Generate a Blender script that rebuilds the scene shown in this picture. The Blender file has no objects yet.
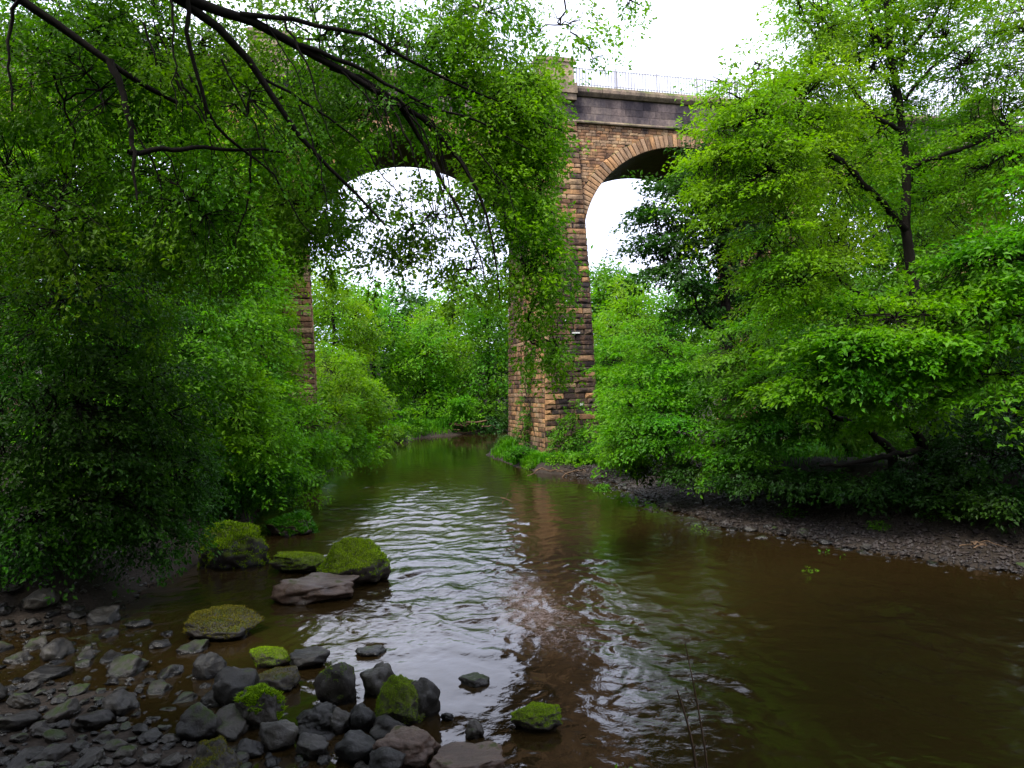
import bpy, math, random
import numpy as np
from mathutils import Vector, Matrix, noise as mnoise

scene = bpy.context.scene
COL = scene.collection
R = math.radians

# ------------------------------------------------------------------ camera
CAM_H, F, ROLL, PITCH = 3.6, 740.0, 0.030, 5.0 / 740.0
cam_data = bpy.data.cameras.new('camera')
cam = bpy.data.objects.new('camera', cam_data)
COL.objects.link(cam)
cam_data.lens = 36.0 * F / 1024.0
cam_data.sensor_width = 36.0
cam_data.clip_end = 5000
cam_data.clip_start = 0.05
MC = (Matrix.Rotation(R(90) + PITCH, 4, 'X') @ Matrix.Rotation(-ROLL, 4, 'Z'))
cam.matrix_world = Matrix.Translation((0, 0, CAM_H)) @ MC
scene.camera = cam


def W(px, py, depth):
    """world point seen at a photo pixel, at a distance in front"""
    d = MC.to_3x3() @ Vector((px - 512.0, 384.0 - py, -F))
    t = depth / d.y
    return np.array([d.x * t, depth, CAM_H + d.z * t])


def WG(px, py, z=0.0):
    """world point on the level plane z seen at a photo pixel"""
    d = MC.to_3x3() @ Vector((px - 512.0, 384.0 - py, -F))
    t = (z - CAM_H) / d.z
    return np.array([d.x * t, d.y * t, z])


# ------------------------------------------------------------------ helpers
def tag(o, label=None, cat=None, group=None, kind=None):
    if label: o['label'] = label
    if cat: o['category'] = cat
    if group: o['group'] = group
    if kind: o['kind'] = kind
    return o


def empty(name, loc=(0, 0, 0), label=None, cat=None, group=None):
    o = bpy.data.objects.new(name, None)
    o.empty_display_size = 0.2
    COL.objects.link(o)
    o.location = loc
    return tag(o, label, cat, group)


def mesh_np(name, V, Fq, mat, parent=None, attrs=None, smooth=False, loc=None):
    """V (n,3); Fq (m,k) array of equal-size faces, or list of such arrays"""
    if not isinstance(Fq, list): Fq = [Fq]
    Fq = [np.asarray(f, dtype=np.int32) for f in Fq if len(f)]
    V = np.asarray(V, dtype=np.float32)
    org = np.zeros(3) if loc is None else np.asarray(loc, float)
    me = bpy.data.meshes.new(name)
    me.vertices.add(len(V))
    me.vertices.foreach_set('co', (V - org.astype(np.float32)).ravel())
    loops = np.concatenate([f.ravel() for f in Fq])
    tot = np.concatenate([np.full(len(f), f.shape[1], np.int32) for f in Fq])
    start = np.concatenate([[0], np.cumsum(tot)[:-1]]).astype(np.int32)
    me.loops.add(len(loops)); me.polygons.add(len(tot))
    me.loops.foreach_set('vertex_index', loops)
    me.polygons.foreach_set('loop_start', start)
    me.polygons.foreach_set('loop_total', tot)
    me.polygons.foreach_set('use_smooth', np.full(len(tot), bool(smooth)))
    me.update(calc_edges=True)
    if attrs:
        for k, a in attrs.items():
            at = me.attributes.new(k, 'FLOAT', 'FACE')
            at.data.foreach_set('value', np.asarray(a, dtype=np.float32))
    me.materials.append(mat)
    o = bpy.data.objects.new(name, me)
    COL.objects.link(o)
    if parent is not None:
        o.parent = parent
        p = parent
        t = Vector((0, 0, 0))
        while p is not None:
            t += p.location; p = p.parent
        o.location = Vector(org) - t
    else:
        o.location = Vector(org)
    return o


def norm(v):
    v = np.asarray(v, float)
    return v / np.maximum(np.linalg.norm(v, axis=-1, keepdims=True), 1e-9)


def tubes(P, Rr, sides):
    """P (n,k,3) paths, Rr (n,k) radii -> V, F"""
    n, k, _ = P.shape
    T = np.empty_like(P)
    T[:, 1:-1] = P[:, 2:] - P[:, :-2]
    T[:, 0] = P[:, 1] - P[:, 0]; T[:, -1] = P[:, -1] - P[:, -2]
    T = norm(T)
    up = np.zeros_like(T); up[..., 2] = 1.0
    par = np.abs(T[..., 2]) > 0.9
    up[par] = (1, 0, 0)
    main = norm(P[:, -1] - P[:, 0])
    ref = np.where((np.abs(main[:, 2]) > 0.8)[:, None], np.array([[0, 1.0, 0]]), np.array([[0, 0, 1.0]]))
    A = norm(np.cross(T, ref[:, None, :]))
    B = np.cross(T, A)
    ang = np.arange(sides) * 2 * np.pi / sides
    V = (P[:, :, None, :] + Rr[:, :, None, None] * (np.cos(ang)[None, None, :, None] * A[:, :, None, :]
                                                   + np.sin(ang)[None, None, :, None] * B[:, :, None, :]))
    V = V.reshape(-1, 3)
    i, j, s = np.meshgrid(np.arange(n), np.arange(k - 1), np.arange(sides), indexing='ij')
    b = i * k * sides
    s2 = (s + 1) % sides
    f = np.stack([b + j * sides + s, b + j * sides + s2, b + (j + 1) * sides + s2, b + (j + 1) * sides + s], -1)
    return V, f.reshape(-1, 4)


class Acc:
    def __init__(self): self.V = []; self.F = []; self.n = 0; self.A = []
    def add(self, V, F, a=None):
        self.V.append(np.asarray(V, float)); self.F.append(np.asarray(F) + self.n); self.n += len(V)
        if a is not None: self.A.append(np.asarray(a))
    def get(self):
        by = {}
        for f in self.F: by.setdefault(f.shape[1], []).append(f)
        return np.concatenate(self.V), [np.concatenate(v) for v in by.values()]


def box_vf(x0, x1, y0, y1, z0, z1, T=None):
    V = np.array([(x, y, z) for z in (z0, z1) for y in (y0, y1) for x in (x0, x1)], float)
    if T is not None: V = T(V)
    Fq = np.array([(0, 2, 3, 1), (4, 5, 7, 6), (0, 1, 5, 4), (2, 6, 7, 3), (0, 4, 6, 2), (1, 3, 7, 5)])
    return V, Fq


# ------------------------------------------------------------------ numpy value noise
def _hash(ix, iy, seed):
    h = (ix.astype(np.int64) * 374761393 + iy.astype(np.int64) * 668265263 + seed * 974634777) & 0x7fffffff
    h = ((h ^ (h >> 13)) * 1274126177) & 0x7fffffff
    return ((h ^ (h >> 16)) & 0xffff) / 65535.0


def vnoise(x, y, seed=0):
    ix = np.floor(x); iy = np.floor(y)
    fx = x - ix; fy = y - iy
    fx = fx * fx * (3 - 2 * fx); fy = fy * fy * (3 - 2 * fy)
    a = _hash(ix, iy, seed); b = _hash(ix + 1, iy, seed); c = _hash(ix, iy + 1, seed); d = _hash(ix + 1, iy + 1, seed)
    return (a + (b - a) * fx) * (1 - fy) + (c + (d - c) * fx) * fy


def fbm(x, y, seed=0, o=4):
    s = 0; a = 0.5
    for k in range(o):
        s = s + a * (vnoise(x, y, seed + k) - 0.5) * 2
        x = x * 2.03; y = y * 2.03; a *= 0.5
    return s


def sstep(a, b, x):
    t = np.clip((x - a) / (b - a), 0, 1)
    return t * t * (3 - 2 * t)


# ------------------------------------------------------------------ materials
def new_mat(name):
    m = bpy.data.materials.new(name)
    m.use_nodes = True
    nt = m.node_tree
    nt.nodes.clear()
    return m, nt, nt.nodes, nt.links


def N(nodes, t, **kw):
    n = nodes.new(t)
    for k, v in kw.items():
        if k == 'inp':
            for kk, vv in v.items(): n.inputs[kk].default_value = vv
        else: setattr(n, k, v)
    return n


def ramp(nodes, stops, interp='LINEAR'):
    n = nodes.new('ShaderNodeValToRGB')
    cr = n.color_ramp; cr.interpolation = interp
    while len(cr.elements) < len(stops): cr.elements.new(0.5)
    for e, (p, c) in zip(cr.elements, stops):
        e.position = p; e.color = (*c, 1)
    return n


def leaf_mat(name, cols, trans, tw=0.45, rough=0.5, spec=0.25):
    m, nt, nd, lk = new_mat(name)
    out = N(nd, 'ShaderNodeOutputMaterial')
    at = N(nd, 'ShaderNodeAttribute', attribute_name='rnd')
    geo = N(nd, 'ShaderNodeNewGeometry')
    nz = N(nd, 'ShaderNodeTexNoise', inp={'Scale': 0.55, 'Detail': 3.0})
    lk.new(geo.outputs['Position'], nz.inputs['Vector'])
    ma = N(nd, 'ShaderNodeMath', operation='MULTIPLY_ADD', inp={1: 1.5, 2: -0.75})
    lk.new(nz.outputs['Fac'], ma.inputs[0])
    add = N(nd, 'ShaderNodeMath', operation='ADD', use_clamp=True)
    lk.new(at.outputs['Fac'], add.inputs[0]); lk.new(ma.outputs[0], add.inputs[1])
    r1 = ramp(nd, [(i / (len(cols) - 1), c) for i, c in enumerate(cols)])
    lk.new(add.outputs[0], r1.inputs[0])
    n2 = N(nd, 'ShaderNodeTexNoise', inp={'Scale': 0.35, 'Detail': 2.0}); lk.new(geo.outputs['Position'], n2.inputs['Vector'])
    hr = N(nd, 'ShaderNodeMapRange', inp={1: 0.3, 2: 0.7, 3: 0.492, 4: 0.528}); lk.new(n2.outputs['Fac'], hr.inputs[0])
    w1 = N(nd, 'ShaderNodeTexWhiteNoise', noise_dimensions='1D'); lk.new(at.outputs['Fac'], w1.inputs['W'])
    sr = N(nd, 'ShaderNodeMapRange', inp={3: 0.94, 4: 1.14}); lk.new(w1.outputs['Value'], sr.inputs[0])
    hs = N(nd, 'ShaderNodeHueSaturation'); lk.new(hr.outputs[0], hs.inputs['Hue']); lk.new(sr.outputs[0], hs.inputs['Saturation']); lk.new(r1.outputs[0], hs.inputs['Color'])
    r1 = hs
    p = N(nd, 'ShaderNodeBsdfPrincipled', inp={'Roughness': rough, 'Specular IOR Level': spec})
    lk.new(r1.outputs[0], p.inputs['Base Color'])
    tr = N(nd, 'ShaderNodeBsdfTranslucent')
    mt = N(nd, 'ShaderNodeMix', data_type='RGBA', blend_type='MULTIPLY', inp={0: 1.0})
    lk.new(r1.outputs[0], mt.inputs[6]); mt.inputs[7].default_value = (*trans, 1)
    lk.new(mt.outputs[2], tr.inputs['Color'])
    mx = N(nd, 'ShaderNodeMixShader', inp={0: tw})
    lk.new(p.outputs[0], mx.inputs[1]); lk.new(tr.outputs[0], mx.inputs[2])
    lk.new(mx.outputs[0], out.inputs[0])
    return m


def bark_mat(name, c0, c1, scale=9.0):
    m, nt, nd, lk = new_mat(name)
    out = N(nd, 'ShaderNodeOutputMaterial')
    tc = N(nd, 'ShaderNodeNewGeometry')
    mp = N(nd, 'ShaderNodeMapping'); mp.inputs['Scale'].default_value = (1, 1, 0.25)
    lk.new(tc.outputs['Position'], mp.inputs[0])
    nz = N(nd, 'ShaderNodeTexNoise', inp={'Scale': scale, 'Detail': 6.0, 'Roughness': 0.65})
    lk.new(mp.outputs[0], nz.inputs[0])
    r1 = ramp(nd, [(0.3, c0), (0.7, c1)])
    lk.new(nz.outputs['Fac'], r1.inputs[0])
    p = N(nd, 'ShaderNodeBsdfPrincipled', inp={'Roughness': 0.9, 'Specular IOR Level': 0.15})
    lk.new(r1.outputs[0], p.inputs['Base Color'])
    b = N(nd, 'ShaderNodeBump', inp={'Strength': 0.6, 'Distance': 0.03})
    lk.new(nz.outputs['Fac'], b.inputs['Height']); lk.new(b.outputs[0], p.inputs['Normal'])
    lk.new(p.outputs[0], out.inputs[0])
    return m


def stone_mat(name, warm, dark, moss_amt=0.3, bump=0.6, nscale=3.0, lichen=0.0):
    """rnd picks the stone colour, stain (0..1) mixes towards sooty stone"""
    m, nt, nd, lk = new_mat(name)
    out = N(nd, 'ShaderNodeOutputMaterial')
    at = N(nd, 'ShaderNodeAttribute', attribute_name='rnd')
    st = N(nd, 'ShaderNodeAttribute', attribute_name='stain')
    geo = N(nd, 'ShaderNodeNewGeometry')
    nz = N(nd, 'ShaderNodeTexNoise', inp={'Scale': nscale, 'Detail': 8.0, 'Roughness': 0.65})
    mpp = N(nd, 'ShaderNodeMapping'); mpp.inputs['Scale'].default_value = (1, 1, 0.4); lk.new(geo.outputs['Position'], mpp.inputs[0]); lk.new(mpp.outputs[0], nz.inputs[0])
    nf = N(nd, 'ShaderNodeTexNoise', inp={'Scale': nscale * 7, 'Detail': 6.0, 'Roughness': 0.7})
    lk.new(geo.outputs['Position'], nf.inputs[0])
    r1 = ramp(nd, [(i / (len(warm) - 1), c) for i, c in enumerate(warm)])
    lk.new(at.outputs['Fac'], r1.inputs[0])
    r2 = ramp(nd, [(i / (len(dark) - 1), c) for i, c in enumerate(dark)])
    lk.new(at.outputs['Fac'], r2.inputs[0])
    # stain + noise
    a = N(nd, 'ShaderNodeMath', operation='MULTIPLY_ADD', inp={1: 2.4, 2: -1.2})
    lk.new(nz.outputs['Fac'], a.inputs[0])
    s = N(nd, 'ShaderNodeMath', operation='ADD', use_clamp=True)
    lk.new(a.outputs[0], s.inputs[0]); lk.new(st.outputs['Fac'], s.inputs[1])
    mx = N(nd, 'ShaderNodeMix', data_type='RGBA')
    lk.new(s.outputs[0], mx.inputs[0]); lk.new(r1.outputs[0], mx.inputs[6]); lk.new(r2.outputs[0], mx.inputs[7])
    # fine mottling
    fr = ramp(nd, [(0.25, (0.55, 0.55, 0.55)), (0.75, (1.3, 1.3, 1.3))])
    lk.new(nf.outputs['Fac'], fr.inputs[0])
    mm = N(nd, 'ShaderNodeMix', data_type='RGBA', blend_type='MULTIPLY', inp={0: 1.0})
    lk.new(mx.outputs[2], mm.inputs[6]); lk.new(fr.outputs[0], mm.inputs[7])
    # moss where the stone faces up or is low and damp
    sep = N(nd, 'ShaderNodeSeparateXYZ'); lk.new(geo.outputs['Normal'], sep.inputs[0])
    n3 = N(nd, 'ShaderNodeTexNoise', inp={'Scale': 1.4, 'Detail': 5.0}); lk.new(geo.outputs['Position'], n3.inputs[0])
    g1 = N(nd, 'ShaderNodeMath', operation='MULTIPLY_ADD', inp={1: 0.55}); lk.new(sep.outputs['Z'], g1.inputs[0])
    lk.new(n3.outputs['Fac'], g1.inputs[2])
    g2 = N(nd, 'ShaderNodeMapRange', inp={1: 0.95 - moss_amt, 2: 1.15 - moss_amt}); lk.new(g1.outputs[0], g2.inputs[0])
    mg = N(nd, 'ShaderNodeMix', data_type='RGBA'); mg.inputs[7].default_value = (0.075, 0.10, 0.02, 1)
    lk.new(g2.outputs[0], mg.inputs[0]); lk.new(mm.outputs[2], mg.inputs[6])
    p = N(nd, 'ShaderNodeBsdfPrincipled', inp={'Roughness': 0.88, 'Specular IOR Level': 0.2})
    lk.new(mg.outputs[2], p.inputs['Base Color'])
    b = N(nd, 'ShaderNodeBump', inp={'Strength': bump, 'Distance': 0.04})
    lk.new(nf.outputs['Fac'], b.inputs['Height']); lk.new(b.outputs[0], p.inputs['Normal'])
    lk.new(p.outputs[0], out.inputs[0])
    return m


def rock_mat(name, cols, moss, moss_lo, moss_hi, wet=0.0, nscale=4.0):
    m, nt, nd, lk = new_mat(name)
    out = N(nd, 'ShaderNodeOutputMaterial')
    geo = N(nd, 'ShaderNodeNewGeometry')
    oi = N(nd, 'ShaderNodeObjectInfo')
    nz = N(nd, 'ShaderNodeTexNoise', inp={'Scale': nscale, 'Detail': 9.0, 'Roughness': 0.68})
    lk.new(geo.outputs['Position'], nz.inputs[0])
    nf = N(nd, 'ShaderNodeTexNoise', inp={'Scale': nscale * 9, 'Detail': 5.0, 'Roughness': 0.7})
    lk.new(geo.outputs['Position'], nf.inputs[0])
    a = N(nd, 'ShaderNodeMath', operation='MULTIPLY_ADD', inp={1: 0.4, 2: -0.2}); lk.new(oi.outputs['Random'], a.inputs[0])
    a2 = N(nd, 'ShaderNodeMath', operation='ADD', use_clamp=True); lk.new(nz.outputs['Fac'], a2.inputs[0]); lk.new(a.outputs[0], a2.inputs[1])
    r1 = ramp(nd, [(0.25 + 0.5 * i / (len(cols) - 1), c) for i, c in enumerate(cols)])
    lk.new(a2.outputs[0], r1.inputs[0])
    fr = ramp(nd, [(0.3, (0.6, 0.6, 0.6)), (0.7, (1.25, 1.25, 1.25))]); lk.new(nf.outputs['Fac'], fr.inputs[0])
    mm = N(nd, 'ShaderNodeMix', data_type='RGBA', blend_type='MULTIPLY', inp={0: 1.0})
    lk.new(r1.outputs[0], mm.inputs[6]); lk.new(fr.outputs[0], mm.inputs[7])
    sep = N(nd, 'ShaderNodeSeparateXYZ'); lk.new(geo.outputs['Normal'], sep.inputs[0])
    g1 = N(nd, 'ShaderNodeMath', operation='MULTIPLY_ADD', inp={1: 0.6}); lk.new(sep.outputs['Z'], g1.inputs[0])
    gn = N(nd, 'ShaderNodeMath', operation='MULTIPLY_ADD', inp={1: 1.7, 2: -0.35}); lk.new(nz.outputs['Fac'], gn.inputs[0]); lk.new(gn.outputs[0], g1.inputs[2])
    g1.inputs[1].default_value = 0.5
    g2 = N(nd, 'ShaderNodeMapRange', inp={1: moss_lo, 2: moss_hi}); lk.new(g1.outputs[0], g2.inputs[0])
    mr = ramp(nd, [(0.3, tuple(c * 0.45 for c in moss)), (0.7, moss)]); lk.new(nf.outputs['Fac'], mr.inputs[0])
    mg = N(nd, 'ShaderNodeMix', data_type='RGBA')
    lk.new(g2.outputs[0], mg.inputs[0]); lk.new(mm.outputs[2], mg.inputs[6]); lk.new(mr.outputs[0], mg.inputs[7])
    p = N(nd, 'ShaderNodeBsdfPrincipled', inp={'Specular IOR Level': 0.4})
    sw = N(nd, 'ShaderNodeSeparateXYZ'); lk.new(geo.outputs['Position'], sw.inputs[0])
    wl = N(nd, 'ShaderNodeMath', operation='MULTIPLY_ADD', inp={1: -0.10}); lk.new(nf.outputs['Fac'], wl.inputs[0]); lk.new(sw.outputs['Z'], wl.inputs[2])
    wm = N(nd, 'ShaderNodeMapRange', inp={1: -0.02, 2: 0.05, 3: 1.0, 4: 0.0}); lk.new(wl.outputs[0], wm.inputs[0])
    ro = N(nd, 'ShaderNodeMapRange', inp={1: 0.0, 2: 1.0, 3: 0.75 - wet, 4: 0.95}); lk.new(g2.outputs[0], ro.inputs[0])
    rw_ = N(nd, 'ShaderNodeMix', data_type='FLOAT'); lk.new(wm.outputs[0], rw_.inputs[0]); lk.new(ro.outputs[0], rw_.inputs[2]); rw_.inputs[3].default_value = 0.22
    lk.new(rw_.outputs[0], p.inputs['Roughness'])
    wc = N(nd, 'ShaderNodeMix', data_type='RGBA', blend_type='MULTIPLY'); lk.new(wm.outputs[0], wc.inputs[0]); lk.new(mg.outputs[2], wc.inputs[6]); wc.inputs[7].default_value = (.35, .33, .30, 1)
    lk.new(wc.outputs[2], p.inputs['Base Color'])
    b = N(nd, 'ShaderNodeBump', inp={'Strength': 0.7, 'Distance': 0.02})
    ad = N(nd, 'ShaderNodeMath', operation='ADD'); lk.new(nf.outputs['Fac'], ad.inputs[0]); lk.new(nz.outputs['Fac'], ad.inputs[1])
    lk.new(ad.outputs[0], b.inputs['Height']); lk.new(b.outputs[0], p.inputs['Normal'])
    lk.new(p.outputs[0], out.inputs[0])
    return m


M = {}
# leaf colours, light comes through them
M['leaf_over'] = leaf_mat('leaf_overhang', [(0.026, 0.072, 0.002), (0.072, 0.165, 0.003), (0.155, 0.29, 0.005)], (1.5, 1.7, 0.7), 0.45)
M['leaf_left'] = leaf_mat('leaf_left_shade', [(0.007, 0.027, 0.0015), (0.022, 0.070, 0.002), (0.060, 0.155, 0.004)], (1.5, 1.7, 0.7), 0.42)  # darkened to deepen the shade on the left bank
M['leaf_bright'] = leaf_mat('leaf_bright', [(0.035, 0.11, 0.003), (0.085, 0.21, 0.004), (0.15, 0.31, 0.007)], (1.5, 1.6, 0.6), 0.5)
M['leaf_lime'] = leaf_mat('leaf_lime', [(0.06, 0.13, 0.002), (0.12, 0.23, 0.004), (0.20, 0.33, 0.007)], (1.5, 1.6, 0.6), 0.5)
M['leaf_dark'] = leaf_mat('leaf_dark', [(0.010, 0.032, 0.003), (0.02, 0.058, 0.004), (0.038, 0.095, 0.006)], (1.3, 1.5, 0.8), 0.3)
M['leaf_mid'] = leaf_mat('leaf_mid', [(0.024, 0.075, 0.003), (0.058, 0.15, 0.004), (0.11, 0.24, 0.007)], (1.5, 1.6, 0.7), 0.45)
M['grass'] = leaf_mat('grass_blades', [(0.03, 0.10, 0.004), (0.07, 0.20, 0.006), (0.12, 0.28, 0.01)], (1.4, 1.5, 0.6), 0.35)
M['moss_fuzz'] = leaf_mat('moss_fuzz', [(0.07, 0.11, 0.002), (0.19, 0.28, 0.004), (0.34, 0.47, 0.008)], (1.2, 1.3, 0.6), 0.3, 0.8, 0.1)
M['moss_brown'] = leaf_mat('moss_brown', [(0.05, 0.05, 0.006), (0.12, 0.085, 0.012), (0.16, 0.15, 0.02)], (1.2, 1.2, 0.6), 0.2, 0.8, 0.1)
M['bark'] = bark_mat('bark_dark', (0.004, 0.003, 0.0022), (0.016, 0.012, 0.009))
M['bark_grey'] = bark_mat('bark_grey', (0.02, 0.017, 0.012), (0.07, 0.06, 0.045))
M['deadwood'] = bark_mat('dead_wood', (0.05, 0.032, 0.02), (0.16, 0.10, 0.06), 14)
M['stone'] = stone_mat('pier_stone',
    [(0.155, 0.085, 0.052), (0.28, 0.145, 0.070), (0.42, 0.225, 0.098), (0.31, 0.20, 0.12), (0.45, 0.29, 0.15)],
    [(0.014, 0.010, 0.010), (0.030, 0.020, 0.018), (0.055, 0.034, 0.026), (0.026, 0.022, 0.022)], 0.12, 0.7)
M['mortar'] = stone_mat('stone_core', [(0.07, 0.045, 0.03), (0.09, 0.06, 0.04)], [(0.03, 0.022, 0.018), (0.04, 0.03, 0.025)], 0.1)
M['ashlar'] = stone_mat('frieze_stone',
    [(0.20, 0.15, 0.13), (0.27, 0.20, 0.17), (0.33, 0.25, 0.19)],
    [(0.025, 0.020, 0.024), (0.05, 0.040, 0.044), (0.085, 0.068, 0.068)], 0.02, 0.4, 1.2)
M['coping'] = stone_mat('coping_stone',
    [(0.26, 0.19, 0.13), (0.36, 0.27, 0.18), (0.33, 0.24, 0.18)],
    [(0.05, 0.04, 0.04), (0.09, 0.07, 0.05), (0.12, 0.095, 0.06)], 0.15, 0.5, 1.6)
m, nt, nd, lk = new_mat('rail_metal')
p = N(nd, 'ShaderNodeBsdfPrincipled', inp={'Base Color': (0.30, 0.30, 0.32, 1), 'Roughness': 0.5, 'Metallic': 0.3})
nzz = N(nd, 'ShaderNodeTexNoise', inp={'Scale': 6.0, 'Detail': 4.0}); rr = ramp(nd, [(0.35, (0.25, 0.23, 0.23)), (0.6, (0.34, 0.34, 0.38))])
lk.new(nzz.outputs['Fac'], rr.inputs[0]); lk.new(rr.outputs[0], p.inputs['Base Color'])
lk.new(p.outputs[0], N(nd, 'ShaderNodeOutputMaterial').inputs[0]); M['rail'] = m
M['lime'] = leaf_mat('lime_deposit', [(.5, .5, .48), (.62, .62, .6), (.7, .7, .68)], (1, 1, 1), 0.0, .9, .1)
M['rock'] = rock_mat('wet_rock', [(0.004, 0.0038, 0.0034), (0.014, 0.012, 0.010), (0.048, 0.042, 0.034)], (0.04, 0.07, 0.006), 1.15, 1.3, 0.35)
M['rock_mossy'] = rock_mat('mossy_rock', [(0.012, 0.009, 0.008), (0.035, 0.026, 0.02), (0.07, 0.05, 0.04)], (0.09, 0.12, 0.006), 0.55, 0.8, 0.3)
M['rock_halfmoss'] = rock_mat('half_mossy_rock', [(0.008, 0.007, 0.006), (0.022, 0.018, 0.014), (0.05, 0.042, 0.034)], (0.03, 0.05, 0.006), 0.9, 1.1, 0.3)
M['rock_brown'] = rock_mat('brown_rock', [(0.02, 0.013, 0.009), (0.06, 0.034, 0.022), (0.11, 0.07, 0.05)], (0.05, 0.06, 0.01), 1.1, 1.25, 0.3)
M['pebble'] = rock_mat('pebbles', [(0.014, 0.010, 0.009), (0.045, 0.032, 0.027), (0.13, 0.11, 0.105)], (0.05, 0.06, 0.01), 1.3, 1.5, 0.3, 9.0)

# terrain
m, nt, nd, lk = new_mat('ground_soil')
out = N(nd, 'ShaderNodeOutputMaterial'); geo = N(nd, 'ShaderNodeNewGeometry')
nz = N(nd, 'ShaderNodeTexNoise', inp={'Scale': 1.3, 'Detail': 10.0, 'Roughness': 0.7}); lk.new(geo.outputs['Position'], nz.inputs[0])
n2 = N(nd, 'ShaderNodeTexNoise', inp={'Scale': 22.0, 'Detail': 6.0, 'Roughness': 0.7}); lk.new(geo.outputs['Position'], n2.inputs[0])
r1 = ramp(nd, [(0.3, (0.008, 0.006, 0.004)), (0.5, (0.018, 0.013, 0.008)), (0.62, (0.012, 0.020, 0.006)), (0.75, (0.022, 0.04, 0.008))])
lk.new(nz.outputs['Fac'], r1.inputs[0])
r2 = ramp(nd, [(0.35, (0.012, 0.009, 0.006)), (0.55, (0.03, 0.021, 0.015)), (0.7, (0.055, 0.042, 0.034))]); lk.new(n2.outputs['Fac'], r2.inputs[0])
sp = N(nd, 'ShaderNodeSeparateXYZ'); lk.new(geo.outputs['Position'], sp.inputs[0])
mr = N(nd, 'ShaderNodeMapRange', inp={1: 0.18, 2: 0.55}); lk.new(sp.outputs['Z'], mr.inputs[0])
mx = N(nd, 'ShaderNodeMix', data_type='RGBA'); lk.new(mr.outputs[0], mx.inputs[0]); lk.new(r2.outputs[0], mx.inputs[6]); lk.new(r1.outputs[0], mx.inputs[7])
p = N(nd, 'ShaderNodeBsdfPrincipled', inp={'Roughness': 0.85, 'Specular IOR Level': 0.25}); lk.new(mx.outputs[2], p.inputs['Base Color'])
b = N(nd, 'ShaderNodeBump', inp={'Strength': 0.8, 'Distance': 0.05}); lk.new(n2.outputs['Fac'], b.inputs['Height']); lk.new(b.outputs[0], p.inputs['Normal'])
lk.new(p.outputs[0], out.inputs[0]); M['soil'] = m

# water: peaty river, reflecting, with froth streaks carried on it
m, nt, nd, lk = new_mat('river_water')
out = N(nd, 'ShaderNodeOutputMaterial'); geo = N(nd, 'ShaderNodeNewGeometry')
mp = N(nd, 'ShaderNodeMapping'); mp.inputs['Scale'].default_value = (1, 1, 1); lk.new(geo.outputs['Position'], mp.inputs[0])
w1 = N(nd, 'ShaderNodeTexNoise', inp={'Scale': 7.0, 'Detail': 4.0, 'Roughness': 0.55, 'Distortion': 0.6}); lk.new(mp.outputs[0], w1.inputs[0])
w2 = N(nd, 'ShaderNodeTexNoise', inp={'Scale': 0.35, 'Detail': 3.0}); lk.new(mp.outputs[0], w2.inputs[0])
fo = N(nd, 'ShaderNodeAttribute', attribute_name='froth', attribute_type='GEOMETRY')
tb = N(nd, 'ShaderNodeAttribute', attribute_name='turb', attribute_type='GEOMETRY')
bs = N(nd, 'ShaderNodeMath', operation='MULTIPLY_ADD', inp={1: 0.42, 2: 0.05}); lk.new(tb.outputs['Fac'], bs.inputs[0])
b = N(nd, 'ShaderNodeBump', inp={'Distance': 0.022}); lk.new(bs.outputs[0], b.inputs['Strength']); lk.new(w1.outputs['Fac'], b.inputs['Height'])
f1 = N(nd, 'ShaderNodeTexNoise', inp={'Scale': 9.0, 'Detail': 7.0, 'Roughness': 0.75, 'Distortion': 1.5}); lk.new(mp.outputs[0], f1.inputs[0])
fm = N(nd, 'ShaderNodeMath', operation='ADD'); lk.new(f1.outputs['Fac'], fm.inputs[0]); lk.new(fo.outputs['Fac'], fm.inputs[1])
fr = N(nd, 'ShaderNodeMapRange', inp={1: 0.86, 2: 1.15}); lk.new(fm.outputs[0], fr.inputs[0])
cm = N(nd, 'ShaderNodeMix', data_type='RGBA'); cm.inputs[6].default_value = (0.0145, 0.0088, 0.0028, 1); cm.inputs[7].default_value = (0.13, 0.095, 0.085, 1)
lk.new(fr.outputs[0], cm.inputs[0])
p = N(nd, 'ShaderNodeBsdfPrincipled', inp={'Roughness': 0.04, 'IOR': 1.38, 'Specular IOR Level': 0.5})
rg = N(nd, 'ShaderNodeMapRange', inp={3: 0.03, 4: 0.45}); lk.new(fr.outputs[0], rg.inputs[0]); lk.new(rg.outputs[0], p.inputs['Roughness'])
lk.new(cm.outputs[2], p.inputs['Base Color']); lk.new(b.outputs[0], p.inputs['Normal'])
lk.new(p.outputs[0], out.inputs[0]); M['water'] = m

# ------------------------------------------------------------------ terrain and river
RIVER = np.array([(4, -60), (3, -10), (2.4, 0), (1.5, 3), (0.3, 5.2), (-0.75, 7), (-1.2, 8.6), (-1.9, 9.3), (-3.0, 9.9), (-4.3, 10.3), (-5.6, 11.2), (-6.9, 12.6), (-7.2, 14.5),
                  (-7.0, 18), (-7.9, 23), (-8.3, 28), (-8.7, 36), (-8.9, 44), (-8.8, 51), (-7, 58), (-2, 63), (8, 66), (30, 68), (80, 72),
                  (80, 52), (30, 49), (8, 50), (1.5, 50), (-1.4, 46), (-1.6, 41), (-0.5, 37), (0.25, 33.6), (0.8, 31.9), (2.2, 30.2), (3.4, 28.5),
                  (3.8, 25), (4.4, 21), (5.3, 18.4), (7, 15.8), (9, 13.4), (11.2, 11), (14, 7), (18, 0), (22, -20), (25, -60)], float)


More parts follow.
